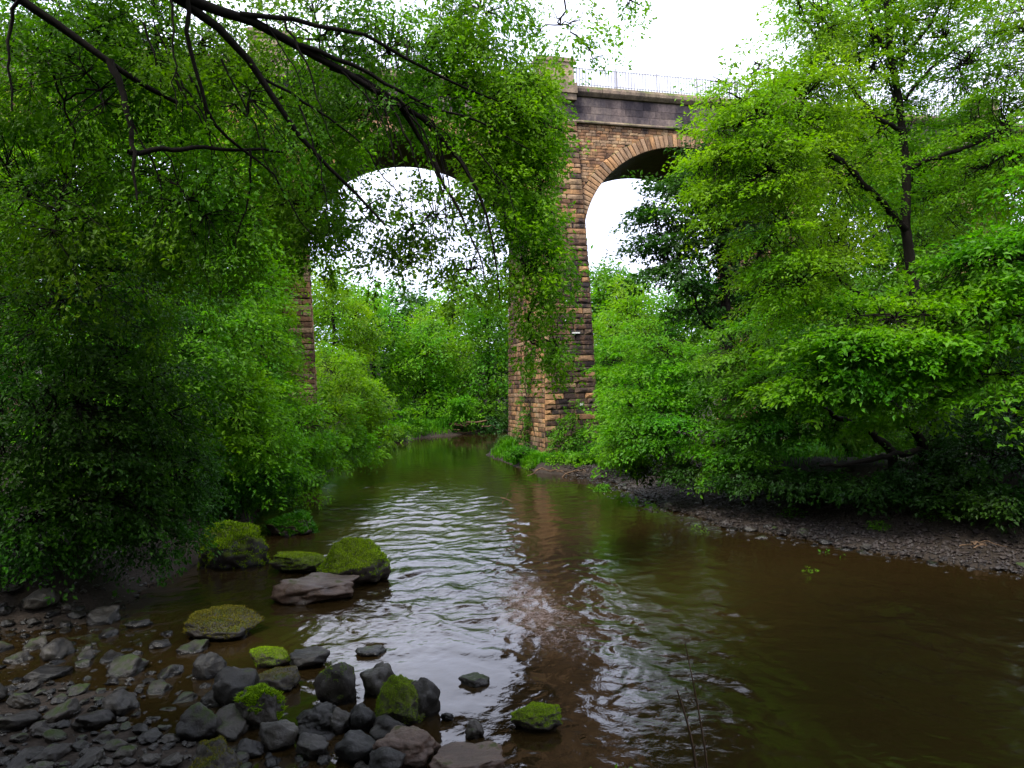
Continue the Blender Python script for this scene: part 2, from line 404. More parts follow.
def river_sd(x, y):
    """signed distance, negative in the water"""
    x = np.asarray(x, float); y = np.asarray(y, float)
    d = np.full(x.shape, 1e9); ins = np.zeros(x.shape, bool)
    n = len(RIVER)
    for i in range(n):
        a = RIVER[i]; b_ = RIVER[(i + 1) % n]
        e = b_ - a; L2 = e @ e
        t = np.clip(((x - a[0]) * e[0] + (y - a[1]) * e[1]) / L2, 0, 1)
        d = np.minimum(d, np.hypot(x - a[0] - t * e[0], y - a[1] - t * e[1]))
        c = (a[1] > y) != (b_[1] > y)
        xi = a[0] + (y - a[1]) / (e[1] if abs(e[1]) > 1e-9 else 1e-9) * e[0]
        ins ^= c & (x < xi)
    return np.where(ins, -d, d)


def height(x, y):
    x = np.asarray(x, float); y = np.asarray(y, float)
    d = river_sd(x, y) + 0.35 * fbm(x * 0.7, y * 0.7, 3, 3)
    bed = -0.10 - 0.16 * np.clip(-d, 0, 4)
    # left bank beyond the shoal, steep
    left = 1.1 * sstep(0, 1.3, d) + 1.2 * sstep(1.5, 6, d)
    shoal = -0.11 + 0.035 * np.clip(d, 0, 5) + 1.9 * sstep(4.0, 9, d) + 0.09 * fbm(x * 1.1, y * 1.1, 51, 3)
    lmix = sstep(11.5, 14.0, y)
    L = shoal * (1 - lmix) + left * lmix
    Rr = 0.09 * np.clip(d, 0, 1.6) + 1.3 * sstep(1.4, 3.3, d) + 0.7 * sstep(4, 12, d)
    Rr = Rr * (1 - sstep(27, 31, y)) + (0.35 * sstep(0, 0.6, d) + 0.9 * sstep(1.5, 6, d)) * sstep(27, 31, y)
    rmix = sstep(-1.5, 1.5, x - 0.0) * sstep(5, 9, y - x * 0) + (1 - sstep(5, 9, y)) * sstep(5, 8, x)
    rmix = np.clip(rmix, 0, 1)
    far = 0.8 * sstep(0, 1.2, d) + 1.2 * sstep(1, 8, d)
    h = L * (1 - rmix) + Rr * rmix
    fm_ = sstep(48, 54, y)
    h = h * (1 - fm_) + far * fm_
    hill = 15.5 * sstep(17, 40, d) * (1 - 0.55 * sstep(45, 60, y))
    h = h + hill
    h = np.where(d < 0, bed * sstep(-.6, 0, -np.abs(d)) * 0 + bed, h + 0.02)
    h = h + 0.05 * fbm(x * 1.7, y * 1.7, 9, 4) * sstep(-0.2, 0.8, d) + 0.25 * fbm(x * .3, y * .3, 12, 3) * sstep(3, 7, d)
    return h


def nonuni(a, b, fa, fb, n_in, n_out, far):
    core = np.linspace(a, b, n_in)
    g = np.geomspace(1, far, n_out) - 1
    return np.concatenate([(a - g[1:])[::-1], core, b + g[1:]])


gx = nonuni(-16, 20, 0, 0, 240, 50, 1600)
gy = np.concatenate([-(np.geomspace(1, 1500, 40) - 1)[1:][::-1], np.linspace(0, 42, 300), 42 + (np.geomspace(1, 1600, 90) - 1)[1:]])
X, Y = np.meshgrid(gx, gy, indexing='ij')
Z = height(X, Y)
V = np.stack([X, Y, Z], -1).reshape(-1, 3)
nx, ny = X.shape
i, j = np.meshgrid(np.arange(nx - 1), np.arange(ny - 1), indexing='ij')
a0 = i * ny + j
Fq = np.stack([a0, a0 + ny, a0 + ny + 1, a0 + 1], -1).reshape(-1, 4)
tag(mesh_np('ground', V, Fq, M['soil'], smooth=True), 'dark soil banks and stony bed either side of the river', kind='structure')

# water sheet
wx = np.concatenate([np.linspace(-30, -9.2, 40), np.linspace(-9, 13, 620), np.linspace(13.2, 90, 90)])
yy = [-60, -45, -30, -20, -12, -6, -2, 1, 3, 4.5]
y_ = 5.0
while y_ < 75:
    yy.append(y_); y_ += 0.022 + 0.0023 * max(0, y_ - 6) ** 1.15
wy = np.array(yy)
X, Y = np.meshgrid(wx, wy, indexing='ij')
rng = np.random.default_rng(5)


def blob(x, y, cx, cy, rx, ry):
    return np.exp(-(((x - cx) / rx) ** 2 + ((y - cy) / ry) ** 2))


# turbulence map: riffle up the middle, calmer pools by the boulders and right bank
turb = 0.20 + 0.3 * blob(X, Y, 4.5, 11, 2.0, 2.5) + 0.85 * blob(X, Y, -3.2, 22, 3.6, 10) + 0.75 * blob(X, Y, 0.6, 11.5, 2.6, 3.6) + 0.35 * blob(X, Y, -1.8, 13, 1.8, 4) + 0.35 * blob(X, Y, 5.5, 9.5, 3.0, 1.6) \
    + 0.25 * blob(X, Y, 1.6, 8, 1.2, 1.0)
turb = turb * (1 - 0.86 * blob(X, Y, -0.6, 9.3, 1.9, 2.2)) * (1 - 0.7 * sstep(40, 50, Y))
turb = np.clip(turb + 0.25 * fbm(X * 0.6, Y * 0.4, 21, 3) * sstep(0.2, 0.6, turb), 0.05, 1.1)
wz = np.zeros_like(X)
dxw = X + 0.5 * fbm(X * 0.9, Y * 0.6, 31, 4); dyw = Y + 0.55 * fbm(X * 0.9, Y * 0.5, 37, 4)
for k in range(80):
    lam = 0.10 * (1.1 / 0.10) ** rng.random()
    th = rng.normal(R(95), R(52 + 40 * (lam < .35)))
    kx, ky = 2 * np.pi / lam * np.cos(th), 2 * np.pi / lam * np.sin(th)
    s_ = 0.0108 * (0.6 + rng.random())
    dens = sstep(lam * 0.40, lam * 0.22, 0.022 + 0.0023 * np.maximum(0, Y - 6) ** 1.15)
    wz += s_ * lam / (2 * np.pi) * np.sin(kx * dxw + ky * dyw + rng.random() * 6.28) * dens
wz *= turb * (1.5 + 1.0 * fbm(X * 0.9, Y * 0.45, 91, 4)) * np.where(Y > 16, .85, 1)
V = np.stack([X, Y, wz], -1).reshape(-1, 3)
nx, ny = X.shape
i, j = np.meshgrid(np.arange(nx - 1), np.arange(ny - 1), indexing='ij')
a0 = i * ny + j
Fq = np.stack([a0, a0 + ny, a0 + ny + 1, a0 + 1], -1).reshape(-1, 4)
water = mesh_np('river_water', V, Fq, M['water'], smooth=True)
tag(water, 'peaty brown river flowing in ripples under the viaduct', kind='structure')
froth = 0.27 * blob(X, Y, 1.0, 10.6, 1.7, 1.7) + 0.40 * blob(X, Y, 0.2, 13.0, 1.0, 2.6) + 0.34 * blob(X, Y, -0.6, 20, 1.0, 6) + 0.12 * fbm(X * 1.2, Y * 0.8, 44, 3) + 0.25 * blob(X, Y, 6.3, 9.4, 1.8, 0.25) + 0.3 * blob(X, Y, 2.4, 9.1, 0.8, 0.10)
for nm, arr in (('turb', turb), ('froth', froth)):
    at = water.data.attributes.new(nm, 'FLOAT', 'POINT'); at.data.foreach_set('value', arr.ravel().astype(np.float32))

# ------------------------------------------------------------------ viaduct
E = np.array([0.9636, 0.2672, 0.0]); B_ = np.array([-0.2672, 0.9636, 0.0]); UP = np.array([0, 0, 1.0])
O = np.array([1.445, 34.5, 0.0]) + E * 1.38          # middle pier centre, front foot
PITCHB = 12.9
DEP = 6.5
SPR, RISE, HALF = 10.65, 4.8, 5.38
ZF0, ZC0, ZC1 = 16.3, 17.58, 18.05


def TV(V):
    V = np.asarray(V, float)
    return O + V[..., :1] * E + V[..., 1:2] * B_ + V[..., 2:3] * UP


class Blocks:
    def __init__(self, seed): self.V = []; self.F3 = []; self.F4 = []; self.r3 = []; self.r4 = []; self.s3 = []; self.s4 = []; self.n = 0; self.rng = random.Random(seed)
    def block(self, c, n, prot, inset, stain, rnd=None):
        """c: four corners (counter-clockwise seen from outside), n outward"""
        rg_ = self.rng
        c = np.asarray(c, float); n = np.asarray(n, float)
        mid = c.mean(0)
        rnd = rg_.random() if rnd is None else rnd
        f = []
        for q in c:
            dv = mid - q
            L = np.linalg.norm(dv)
            f.append(q + dv / L * inset * (0.8 + 0.6 * rg_.random()) + n * prot * (0.55 + 0.3 * rg_.random()))
        m_ = mid + n * prot * (0.75 + 0.45 * rg_.random()) + (c[1] - c[0]) * rg_.uniform(-.3, .3) + (c[3] - c[0]) * rg_.uniform(-.1, .1)
        b = self.n
        self.V += list(c) + f + [m_]
        for k in range(4):
            k2 = (k + 1) % 4
            self.F4.append((b + k, b + k2, b + 4 + k2, b + 4 + k)); self.r4.append(rnd); self.s4.append(stain)
            self.F3.append((b + 4 + k, b + 4 + k2, b + 8)); self.r3.append(rnd); self.s3.append(stain)
        self.n += 9
    def wall(self, surf, n, s0, s1, z0, z1, ch, bl, prot, stain, inset=0.025, gap=0.012, mask=None):
        rg_ = self.rng
        z = z0; row = 0
        while z < z1 - 0.04:
            h = min(ch * rg_.uniform(0.85, 1.15), z1 - z)
            if z1 - z - h < ch * 0.4: h = z1 - z
            zm = z + h / 2
            a, b = s0(zm), s1(zm)
            s = a; first = True
            while s < b - 1e-6:
                L = bl * rg_.uniform(0.65, 1.4)
                if first and row % 2: L *= 0.55
                first = False
                if b - s - L < bl * 0.45: L = b - s
                e = s + L
                if mask is None or mask(s, e, z, z + h):
                    g = gap / 2
                    cs = [surf(s + g, z + g), surf(e - g, z + g), surf(e - g, z + h - g), surf(s + g, z + h - g)]
                    self.block(TV(np.array(cs)), n, prot * rg_.uniform(0.6, 1.3), inset, stain(s, zm, a, b) if callable(stain) else stain)
                s = e
            z += h; row += 1
    def build(self, name, mat, parent):
        o = mesh_np(name, np.array(self.V), [np.array(self.F4), np.array(self.F3)], mat, parent,
                    {'rnd': self.r4 + self.r3, 'stain': self.s4 + self.s3}, loc=via.location)
        return o


def const_attr(nf, rng_=None, r=0.5, s=0.5):
    return {'rnd': np.full(nf, r), 'stain': np.full(nf, s)}


via = empty('stone_viaduct', tuple(O), 'tall stone railway viaduct with round arches and iron railing crossing the river', 'viaduct')
rs = random.Random(11)


def hwR(z): return 1.38 - 0.026 * z if z < SPR else 1.103 - 0.05 * (z - SPR)
def hwL(z): return 1.38 - 0.026 * z if z < SPR else 1.12


def front_stain(s, z, a, b):
    # quoins stay orange low down, field of the face sooty
    edge = min(s - a, b - s - 0.35)
    low = 1 - sstep(8.5, 13, z)
    v = (0.98 if rs.random() < 0.86 else 0.5) * low + (0.35 + 0.4 * (rs.random() < 0.4)) * (1 - low)
    if edge < 0.3 and s - a > 0.3: v = 0.45 if rs.random() < 0.45 else 0.9
    if s - a < 0.05: v = 0.35 if rs.random() < 0.45 else 0.9
    if z < 1.5: v = max(v, 0.6)
    if KP == -1: v *= 0.4
    return float(v)


def side_stain(s, z, a, b):
    v = 0.24 + 0.45 * (rs.random() < 0.2)
    if z < 1.2: v += 0.25
    return v


for k in (-2, -1, 0, 1, 2):
    c0 = k * PITCHB
    KP = k
    base = float(min(height(O[0] + E[0] * c0, O[1] + E[1] * c0), 6.0)) - 0.5
    base = max(base, -0.5)
    # core prism
    ac = Acc()
    zs = np.array([base, SPR, ZF0])
    ring = []
    for z in zs:
        wL, wR = hwL(z) - 0.015, hwR(z) - 0.015
        y0 = 0.02 * max(z, 0) + 0.015; y1 = DEP - 0.02 * max(z, 0) - 0.015
        ring.append([(c0 - wL, y0, z), (c0 + wR, y0, z), (c0 + wR, y1, z), (c0 - wL, y1, z)])
    Vc = TV(np.array(ring).reshape(-1, 3)); Fc = []
    for q in range(2):
        for e in range(4):
            e2 = (e + 1) % 4
            Fc.append((q * 4 + e, q * 4 + e2, q * 4 + 4 + e2, q * 4 + 4 + e))
    pier = mesh_np('pier', Vc, np.array(Fc), M['mortar'], via, const_attr(len(Fc), r=0.3, s=0.5), loc=TV(np.array([c0, 0, 0.0])))
    bk = Blocks(100 + k)
    bk.wall(lambda s, z: (s, 0.02 * z, z), -B_, lambda z: c0 - hwL(z), lambda z: c0 + hwR(z), max(base, 0.0), SPR, 0.25, 0.8, 0.10, front_stain, 0.035, 0.02)
    bk.wall(lambda s, z: (s, 0.02 * z, z), -B_, lambda z: c0 - hwL(z), lambda z: c0 + hwR(z), SPR, ZF0, 0.25, 0.7, 0.09, front_stain, 0.03, 0.02)
    # river-side faces
    bk.wall(lambda s, z: (c0 - hwL(z), DEP - s, z), -E, lambda z: 0.02 * z, lambda z: DEP - 0.02 * z, max(base, 0.0), SPR, 0.24, 0.6, 0.06, side_stain, 0.03, 0.02)
    bk.wall(lambda s, z: (c0 + hwR(z), s, z), E, lambda z: 0.02 * z, lambda z: DEP - 0.02 * z, max(base, 0.0), SPR, 0.24, 0.6, 0.06, side_stain, 0.03, 0.02)
    bk.wall(lambda s, z: (c0 - hwL(z), 0.5 - s, z), -E, lambda z: 0.0, lambda z: 0.5 - 0.02 * z if z < 24 else 0.1, SPR, ZF0, 0.3, 0.5, 0.03, 0.7)
    bk.wall(lambda s, z: (c0 + hwR(z), s, z), E, lambda z: 0.02 * z, lambda z: 0.5, SPR, ZF0, 0.3, 0.5, 0.03, 0.7)
    bk.build('stonework', M['stone'], pier)

YS = 0.50    # spandrel plane
for (px, py, w_, h_) in ((566.5, 300.5, .18, .05), (565, 320, .20, .07), (577.5, 332.5, .36, .07), (582.5, 404.5, .14, .11)):
    q = W(px, py, 34.8) - O
    s_, z_ = float(q @ E), W(px, py, 34.8)[2]
    ac = Acc(); ac.add(*box_vf(s_ - w_ / 2, s_ + w_ / 2, 0.02 * z_ - .16, 0.02 * z_ + .05, z_ - h_ / 2, z_ + h_ / 2, TV))
    mesh_np('lime_patch', *ac.get(), M['lime'], via, loc=TV(np.array([s_, 0, z_])))
for k in (-2, -1, 0, 1):
    cx = (k + 0.5) * PITCHB
    # arch body: wall with the round opening and the vault under it
    t = np.linspace(0, np.pi, 49)
    xs = cx - HALF * np.cos(t); zi = SPR + RISE * np.sin(t)
    V = []
    for x_, z_ in zip(xs, zi):
        V += [(x_, YS + 0.015, z_), (x_, YS + 0.015, ZF0), (x_, DEP - YS - 0.015, z_), (x_, DEP - YS - 0.015, ZF0)]
    Fs = []
    for q in range(48):
        a, b2 = q * 4, q * 4 + 4
        Fs += [(a, b2, b2 + 1, a + 1), (a + 2, a + 3, b2 + 3, b2 + 2), (a, a + 2, b2 + 2, b2)]
    e0 = len(V)
    x0, x1 = cx - PITCHB / 2, cx + PITCHB / 2
    V += [(x0, YS + 0.015, SPR), (x0, YS + 0.015, ZF0), (x1, YS + 0.015, SPR), (x1, YS + 0.015, ZF0),
          (x0, DEP - YS - 0.015, SPR), (x0, DEP - YS - 0.015, ZF0), (x1, DEP - YS - 0.015, SPR), (x1, DEP - YS - 0.015, ZF0)]
    l = 48 * 4
    Fs += [(e0, 0, 1, e0 + 1), (l, e0 + 2, e0 + 3, l + 1), (e0 + 4, e0 + 5, 3, 2), (l + 2, l + 3, e0 + 7, e0 + 6)]
    arch = mesh_np('arch', TV(np.array(V)), np.array(Fs), M['mortar'], via, const_attr(len(Fs), r=0.6, s=0.75), loc=TV(np.array([cx, 0, SPR])))
    for side in (0, 1):
        nrm = -B_ if side == 0 else B_
        yp = YS if side == 0 else DEP - YS
        sg = 1 if side == 0 else -1
        bk = Blocks(300 + k * 2 + side)

        def outside(s, e, za, zb):
            ok = True
            for x_ in (s, (s + e) / 2, e):
                for z_ in (za, zb):
                    u_ = (x_ - cx) / (HALF + 0.45); w_ = (z_ - SPR) / (RISE + 0.45)
                    if z_ >= SPR and u_ * u_ + w_ * w_ < 1: ok = False
            return ok
        if side == 0:
            bk.wall(lambda s, z: (s, yp, z), nrm, lambda z: x0 + 0.9, lambda z: x1 - 0.9, SPR, ZF0, 0.145, 0.34, 0.04,
                    lambda s, z, a, b: 0.22 + 0.35 * (rs.random() < 0.2) + 0.25 * float(sstep(15.8, 16.3, z)), 0.018, 0.01, outside)
        # voussoirs
        nv = 72 if side == 0 else 40
        for q in range(nv):
            ta, tb_ = np.pi * q / nv + 0.003, np.pi * (q + 1) / nv - 0.003
            rr_ = 0.60 * (1 + 0.14 * rs.random())
            c = [(cx - HALF * math.cos(tt) * (1 + rad / HALF), yp - sg * 0.02, SPR + math.sin(tt) * (RISE + rad)) for tt, rad in ((ta, 0), (ta, rr_), (tb_, rr_), (tb_, 0))]
            c = np.array(c)
            if side == 1: c = c[::-1]
            st_ = 0.15 if rs.random() < 0.7 else 0.6
            if q < 5 or q > nv - 6: st_ = 0.8 if rs.random() < 0.6 else 0.2
            bk.block(TV(c[::-1]), nrm, 0.07, 0.02, st_, 0.5 + 0.3 * rs.random())
        bk.build('spandrel_stonework' if side == 0 else 'arch_ring', M['stone'], arch)

L0, L1 = -2.6 * PITCHB, 2.6 * PITCHB
# frieze, string course, coping
bk = Blocks(777)
bk.wall(lambda s, z: (s, YS - 0.07, z), -B_, lambda z: L0, lambda z: L1, ZF0 + 0.14, ZC0, 0.38, 0.95, 0.012, lambda s, z, a, b: 0.6 + 0.3 * rs.random(), 0.012, 0.008)
ac = Acc(); ac.add(*box_vf(L0, L1, YS - 0.06, DEP - YS + 0.06, ZF0 + 0.004, ZC0 - 0.003, TV))
fz = mesh_np('frieze', *ac.get(), M['ashlar'], via, const_attr(6, r=0.4, s=0.7), loc=via.location)
bk.build('frieze_stonework', M['ashlar'], fz)


def prof(name, prof_pts, mat, s0, s1, seg, r, stn):
    """moulding run in separate stones; prof_pts (y,z) outline"""
    V = []; Fl = []; rv = []; sv = []
    n = len(prof_pts); s = s0
    while s < s1 - 1e-6:
        e = min(s + seg * rs.uniform(0.9, 1.1), s1)
        if s1 - e < seg * .4: e = s1
        b = len(V)
        dy = rs.uniform(-.008, .008)
        for q in (s + 0.004, e - 0.004):
            V += [(q, y + dy, z) for y, z in prof_pts]
        for q in range(n):
            q2 = (q + 1) % n
            Fl.append((b + q, b + q2, b + n + q2, b + n + q))
        r_ = rs.random(); s_ = stn + rs.uniform(-.2, .2)
        rv += [r_] * n; sv += [s_] * n
        s = e
    return mesh_np(name, TV(np.array(V)), np.array(Fl), mat, via, {'rnd': rv, 'stain': sv}, loc=via.location)


prof('string_course', [(YS - 0.17, ZF0), (YS - 0.19, ZF0 + 0.05), (YS - 0.13, ZF0 + 0.135), (YS + 0.3, ZF0 + 0.135), (YS + 0.3, ZF0)], M['coping'], L0, L1, 1.1, 0, 0.7)
prof('coping', [(YS - 0.20, ZC0), (YS - 0.33, ZC0 + 0.12), (YS - 0.36, ZC0 + 0.16), (YS - 0.36, ZC0 + 0.30), (YS - 0.25, ZC1), (YS + 0.6, ZC1), (YS + 0.6, ZC0)], M['coping'], L0, L1, 1.2, 0, 0.75)
prof('coping', [(DEP - YS + 0.33, ZC0), (DEP - YS + 0.33, ZC1), (DEP - YS - 0.6, ZC1), (DEP - YS - 0.6, ZC0)], M['coping'], L0, L1, 1.2, 0, 0.5)
ac = Acc(); ac.add(*box_vf(L0, L1, YS + 0.62, DEP - YS - 0.62, ZC0, ZC0 + 0.15, TV))
mesh_np('deck', *ac.get(), M['mortar'], via, const_attr(6, r=0.4, s=0.6), loc=via.location)

# parapet blocks over each pier, railings between
for k in (-2, -1, 0, 1, 2):
    c0 = k * PITCHB
    ac = Acc(); bl, br = c0 - 1.12, c0 + 0.74
    for (dx, y0, y1, za, zb) in ((0.03, 0.10, 1.0, ZC0 - 0.30, ZC0 - 0.003), (0.06, 0.02, 1.0, ZC0, ZC1 + 0.02), (0.0, 0.20, 1.0, ZC1 + 0.02, ZC1 + 0.28), (-0.05, 0.25, 1.0, ZC1 + 0.28, ZC1 + 1.05),
                                 (0.05, 0.15, 1.05, ZC1 + 1.05, ZC1 + 1.2), (0.0, 0.2, 1.0, ZC1 + 1.2, ZC1 + 1.27)):
        ac.add(*box_vf(bl - dx, br + dx, y0, y1, za, zb, TV))
    # raised frame of the panel
    for (xa, xb, za, zb) in ((bl + .05, bl + .30, ZC1 + .28, ZC1 + 1.05), (br - .30, br - .05, ZC1 + .28, ZC1 + 1.05), (bl + .30, br - .30, ZC1 + .9, ZC1 + 1.05), (bl + .30, br - .30, ZC1 + .28, ZC1 + .4)):
        ac.add(*box_vf(xa, xb, 0.21, 0.25, za, zb, TV))
    V_, F_ = ac.get()
    nf = len(F_[0])
    rn = np.repeat(np.array([rs.random() for _ in range(nf // 6)]), 6)
    mesh_np('parapet_block', V_, F_, M['coping'], via, {'rnd': rn, 'stain': np.repeat([0.7, .6, .35, .1, .6, .7, .4, .4, .4, .4], 6)}, loc=TV(np.array([c0, 0, ZC0])))
for k in (-2, -1, 0, 1):
    xa, xb = k * PITCHB + 0.76, (k + 1) * PITCHB - 1.14
    yr = 0.38
    P = []; rad = []
    n = int((xb - xa) / 0.15)
    for q in range(n + 1):
        x_ = xa + (xb - xa) * q / n
        P.append([(x_, yr, ZC1 - 0.01), (x_, yr, ZC1 + 0.92)]); rad.append([0.029, 0.029])
    V_, F_ = tubes(TV(np.array(P)), np.array(rad), 5)
    ac = Acc(); ac.add(V_, F_)
    V_, F_ = tubes(TV(np.array([[(xa, yr, ZC1 + 0.88), (xb, yr, ZC1 + 0.88)], [(xa, yr, ZC1 + 0.12), (xb, yr, ZC1 + 0.12)]])), np.full((2, 2), 0.022), 6)
    ac.add(V_, F_)
    V_, F_ = ac.get()
    rl = mesh_np('railing', V_, F_, M['rail'], via, loc=TV(np.array([xa, yr, ZC1])))
    np_ = 5
    for q in range(1, np_):
        x_ = xa + (xb - xa) * q / np_
        V_, F_ = tubes(TV(np.array([[(x_, yr + 0.02, ZC1 - 0.01), (x_, yr + 0.02, ZC1 + 0.98)]])), np.full((1, 2), 0.04), 6)
        mesh_np('post', V_, F_, M['rail'], rl, loc=TV(np.array([x_, yr, ZC1])))

# ------------------------------------------------------------------ foliage
def sprays(cen, out, L, per, rng, leafL, flat=0.10, wid=0.55, tilt=0.45, aspect=0.55, curl=0.25):
    """leafy sprays; cen/out (n,3), L (n,) -> V,F,rnd"""
    n = len(cen)
    out = norm(out)
    side = norm(np.cross(out, np.array([0, 0, 1.0])) + rng.normal(0, .12, (n, 3)))
    nor = norm(np.cross(side, out))
    t = rng.random((n, per)) ** 0.85
    sgn = rng.choice([-1, 1], (n, per))
    w = sgn * rng.random((n, per)) ** 0.7 * wid * (1 - 0.55 * t) * L[:, None]
    z = rng.normal(0, flat, (n, per)) * L[:, None] - curl * t ** 2 * L[:, None] - 0.25 * np.abs(w)
    P = cen[:, None] + out[:, None] * (t * L[:, None])[..., None] + side[:, None] * w[..., None] + nor[:, None] * z[..., None]
    P = P.reshape(-1, 3)
    ld = (out[:, None] * rng.uniform(.3, 1, (n, per))[..., None] + side[:, None] * (sgn * rng.uniform(.2, 1, (n, per)))[..., None]
          + rng.normal(0, .35, (n, per, 3)) - np.array([0, 0, .15])).reshape(-1, 3)
    ld = norm(ld)
    nn = (np.repeat(nor[:, None], per, 1) + rng.normal(0, tilt, (n, per, 3))).reshape(-1, 3)
    sd = norm(np.cross(ld, nn))
    nn = np.cross(sd, ld)
    ll = (leafL * rng.uniform(.45, 1.4, (n, per))).reshape(-1, 1)
    hw = ll * aspect * 0.5
    fold = nn * hw * 0.35
    V = np.empty((len(P), 4, 3))
    V[:, 0] = P; V[:, 1] = P + ld * ll * .45 + sd * hw + fold; V[:, 2] = P + ld * ll - nn * ll * .12; V[:, 3] = P + ld * ll * .45 - sd * hw + fold
    Fq = np.arange(len(P) * 4).reshape(-1, 4)
    cr = np.repeat(rng.random(n), per)
    r = np.clip(0.25 + 0.35 * cr + 0.4 * rng.random(len(P)), 0, 1)
    return V.reshape(-1, 3), Fq, r


def curve_path(a, b, k, rng, sag=0.08, wob=0.05):
    a = np.asarray(a, float); b = np.asarray(b, float)
    t = np.linspace(0, 1, k)[:, None]
    L = np.linalg.norm(b - a)
    P = a + (b - a) * t
    P[:, 2] += (sag * L * np.sin(t[:, 0] * np.pi))
    P[1:-1] += rng.normal(0, wob * L / 3, (k - 2, 3)) * 1.0
    return P


def smooth_path(pts, k):
    pts = np.asarray(pts, float)
    d = np.concatenate([[0], np.cumsum(np.linalg.norm(np.diff(pts, axis=0), axis=1))])
    t = np.linspace(0, d[-1], k)
    P = np.stack([np.interp(t, d, pts[:, c]) for c in range(3)], 1)
    for _ in range(2):
        P[1:-1] = (P[:-2] + 2 * P[1:-1] + P[2:]) / 4
    return P


LEAFCOUNT = [0]


def tree(name, label, cat, trunk, r0, lobes, leafL, per, sprL, mat, bark='bark', limbs=(), group=None, seed=1, droop=0.25,
         flat=0.10, tilt=0.45, outmix=0.6, shell=0.5, wid=0.55, twig_r=0.006, dirbias=(0, 0, 0), curl=0.25, limb_r=0.22, high=None, high_leaf=0.2, layer=0.0, mat_lit=None, split_x=1e9):
    """lobes: (px, py, depth, rx_px, ry_px, rdepth_m, nsprays); trunk: world points; limbs: list of (world pts, r0, r1)"""
    rng = np.random.default_rng(seed)
    trunk = smooth_path(trunk, 14)
    root = empty(name, tuple(trunk[0]), label, cat, group)
    wood = Acc()
    rad = np.linspace(1.0, 0.28, 14) * r0
    rad[0] *= 1.35
    tw = trunk.copy()
    tw[1:-1] += rng.normal(0, r0 * 0.25, (12, 3)) * np.array([1, 1, 0])
    wood.add(*tubes(tw[None], rad[None], 10))
    skel = [tw[4:]] ; skr = [rad[4:]]
    for pts, ra, rb in limbs:
        ra = ra * .92; rb = rb * .8
        P = smooth_path(pts, 16)
        P[1:-1] += rng.normal(0, 0.022, (14, 3)); P[1:-1] = P[1:-1] * .6 + .2 * (P[2:] + P[:-2]) + rng.normal(0, .008, (14, 3))
        rr_ = np.linspace(ra, rb, 16)
        wood.add(*tubes(P[None], rr_[None], 8))
        skel.append(P[3:]); skr.append(rr_[3:])
    flag = []; C = []; OUT = []; LL = []; tws = []; twr = []
    for (px, py, dep, rx, ry, rd, ns) in lobes:
        c = W(px, py, dep)
        sc = dep / F
        rads = np.array([rx * sc, rd, ry * sc])
        S = np.concatenate(skel); SR = np.concatenate(skr)
        dd = np.linalg.norm(S - c, axis=1) + np.maximum(0, S[:, 2] - c[2]) * 0.3
        q = int(np.argmin(dd))
        a = S[q]
        if np.linalg.norm(a - c) > 0.3:
            P = curve_path(a, c, 8, rng, 0.06, 0.10)
            rl_ = np.linspace(min(SR[q] * 0.75, max(.02, r0 * limb_r)), max(0.010, r0 * 0.05), 8)
            wood.add(*tubes(P[None], rl_[None], 6))
            skel.append(P[2:]); skr.append(rl_[2:])
        v = norm(rng.normal(0, 1, (ns, 3)))
        rr_ = rng.random(ns) ** (1 / 3) * (1 - shell) + shell * (0.75 + 0.25 * rng.random(ns))
        # uneven outline
        bump_ = 1 + 0.28 * np.sin(v[:, 0] * 5 + seed) * np.cos(v[:, 2] * 6 + px)
        pos = c + v * rads * (rr_ * bump_)[:, None]
        if layer > 0:
            ph = (px * 0.37 + py * 0.61) % 1.0
            hz_ = np.hypot(*(pos - c)[:, :2].T) / max(rads[:2].mean(), .1)
            tiltz = .25 * layer * np.sin(pos[:, 0] * 1.3 + seed) * 1.5
            pos[:, 2] = (np.round(pos[:, 2] / layer + ph) - ph) * layer + rng.normal(0, .09 * layer, ns) - .30 * layer * hz_ ** 2 + tiltz
        outd = v * np.array([1, 1, 0.35]) * outmix + norm(rng.normal(0, 1, (ns, 3))) * (1 - outmix) * 0.8 + np.array(dirbias)
        outd = norm(outd) + np.array([0, 0, -droop])
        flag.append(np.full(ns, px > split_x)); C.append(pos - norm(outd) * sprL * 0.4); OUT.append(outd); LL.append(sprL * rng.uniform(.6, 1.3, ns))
        # twigs: from a nearby point of the skeleton inside this lobe to the spray, on a two-step way
        nb = max(3, ns // 9)
        hub = c + norm(rng.normal(0, 1, (nb, 3))) * rads * 0.45 * rng.random((nb, 1)) ** .5
        t = np.linspace(0, 1, 4)[None, :, None]
        Ph = c + (hub[:, None] - c) * t; Ph[:, 1:3] += rng.normal(0, .04, (nb, 2, 3)) * rads.mean()
        tws.append(Ph); twr.append(np.linspace(twig_r * 3.2, twig_r * 2, 4)[None].repeat(nb, 0))
        dist = np.linalg.norm(pos[:, None] - hub[None], axis=2); w = dist.argmin(1)
        h0 = hub[w]; e = C[-1] + norm(outd) * (LL[-1] * 0.8)[:, None]
        Pt = h0[:, None] + (e[:, None] - h0[:, None]) * t
        Pt[:, 1:3, 2] += 0.07 * np.linalg.norm(e - h0, axis=1)[:, None]
        Pt[:, 2] = Pt[:, 2] * .3 + .7 * C[-1]
        tws.append(Pt); twr.append(np.linspace(twig_r * 1.6, twig_r * .5, 4)[None].repeat(ns, 0))
    loc = tuple(trunk[0])
    V_, F_ = wood.get(); mesh_np('trunk', V_, F_, M[bark], root, smooth=True, loc=loc)
    V_, F_ = tubes(np.concatenate(tws), np.concatenate(twr), 3)
    mesh_np('twigs', V_, F_, M[bark], root, smooth=True, loc=loc)
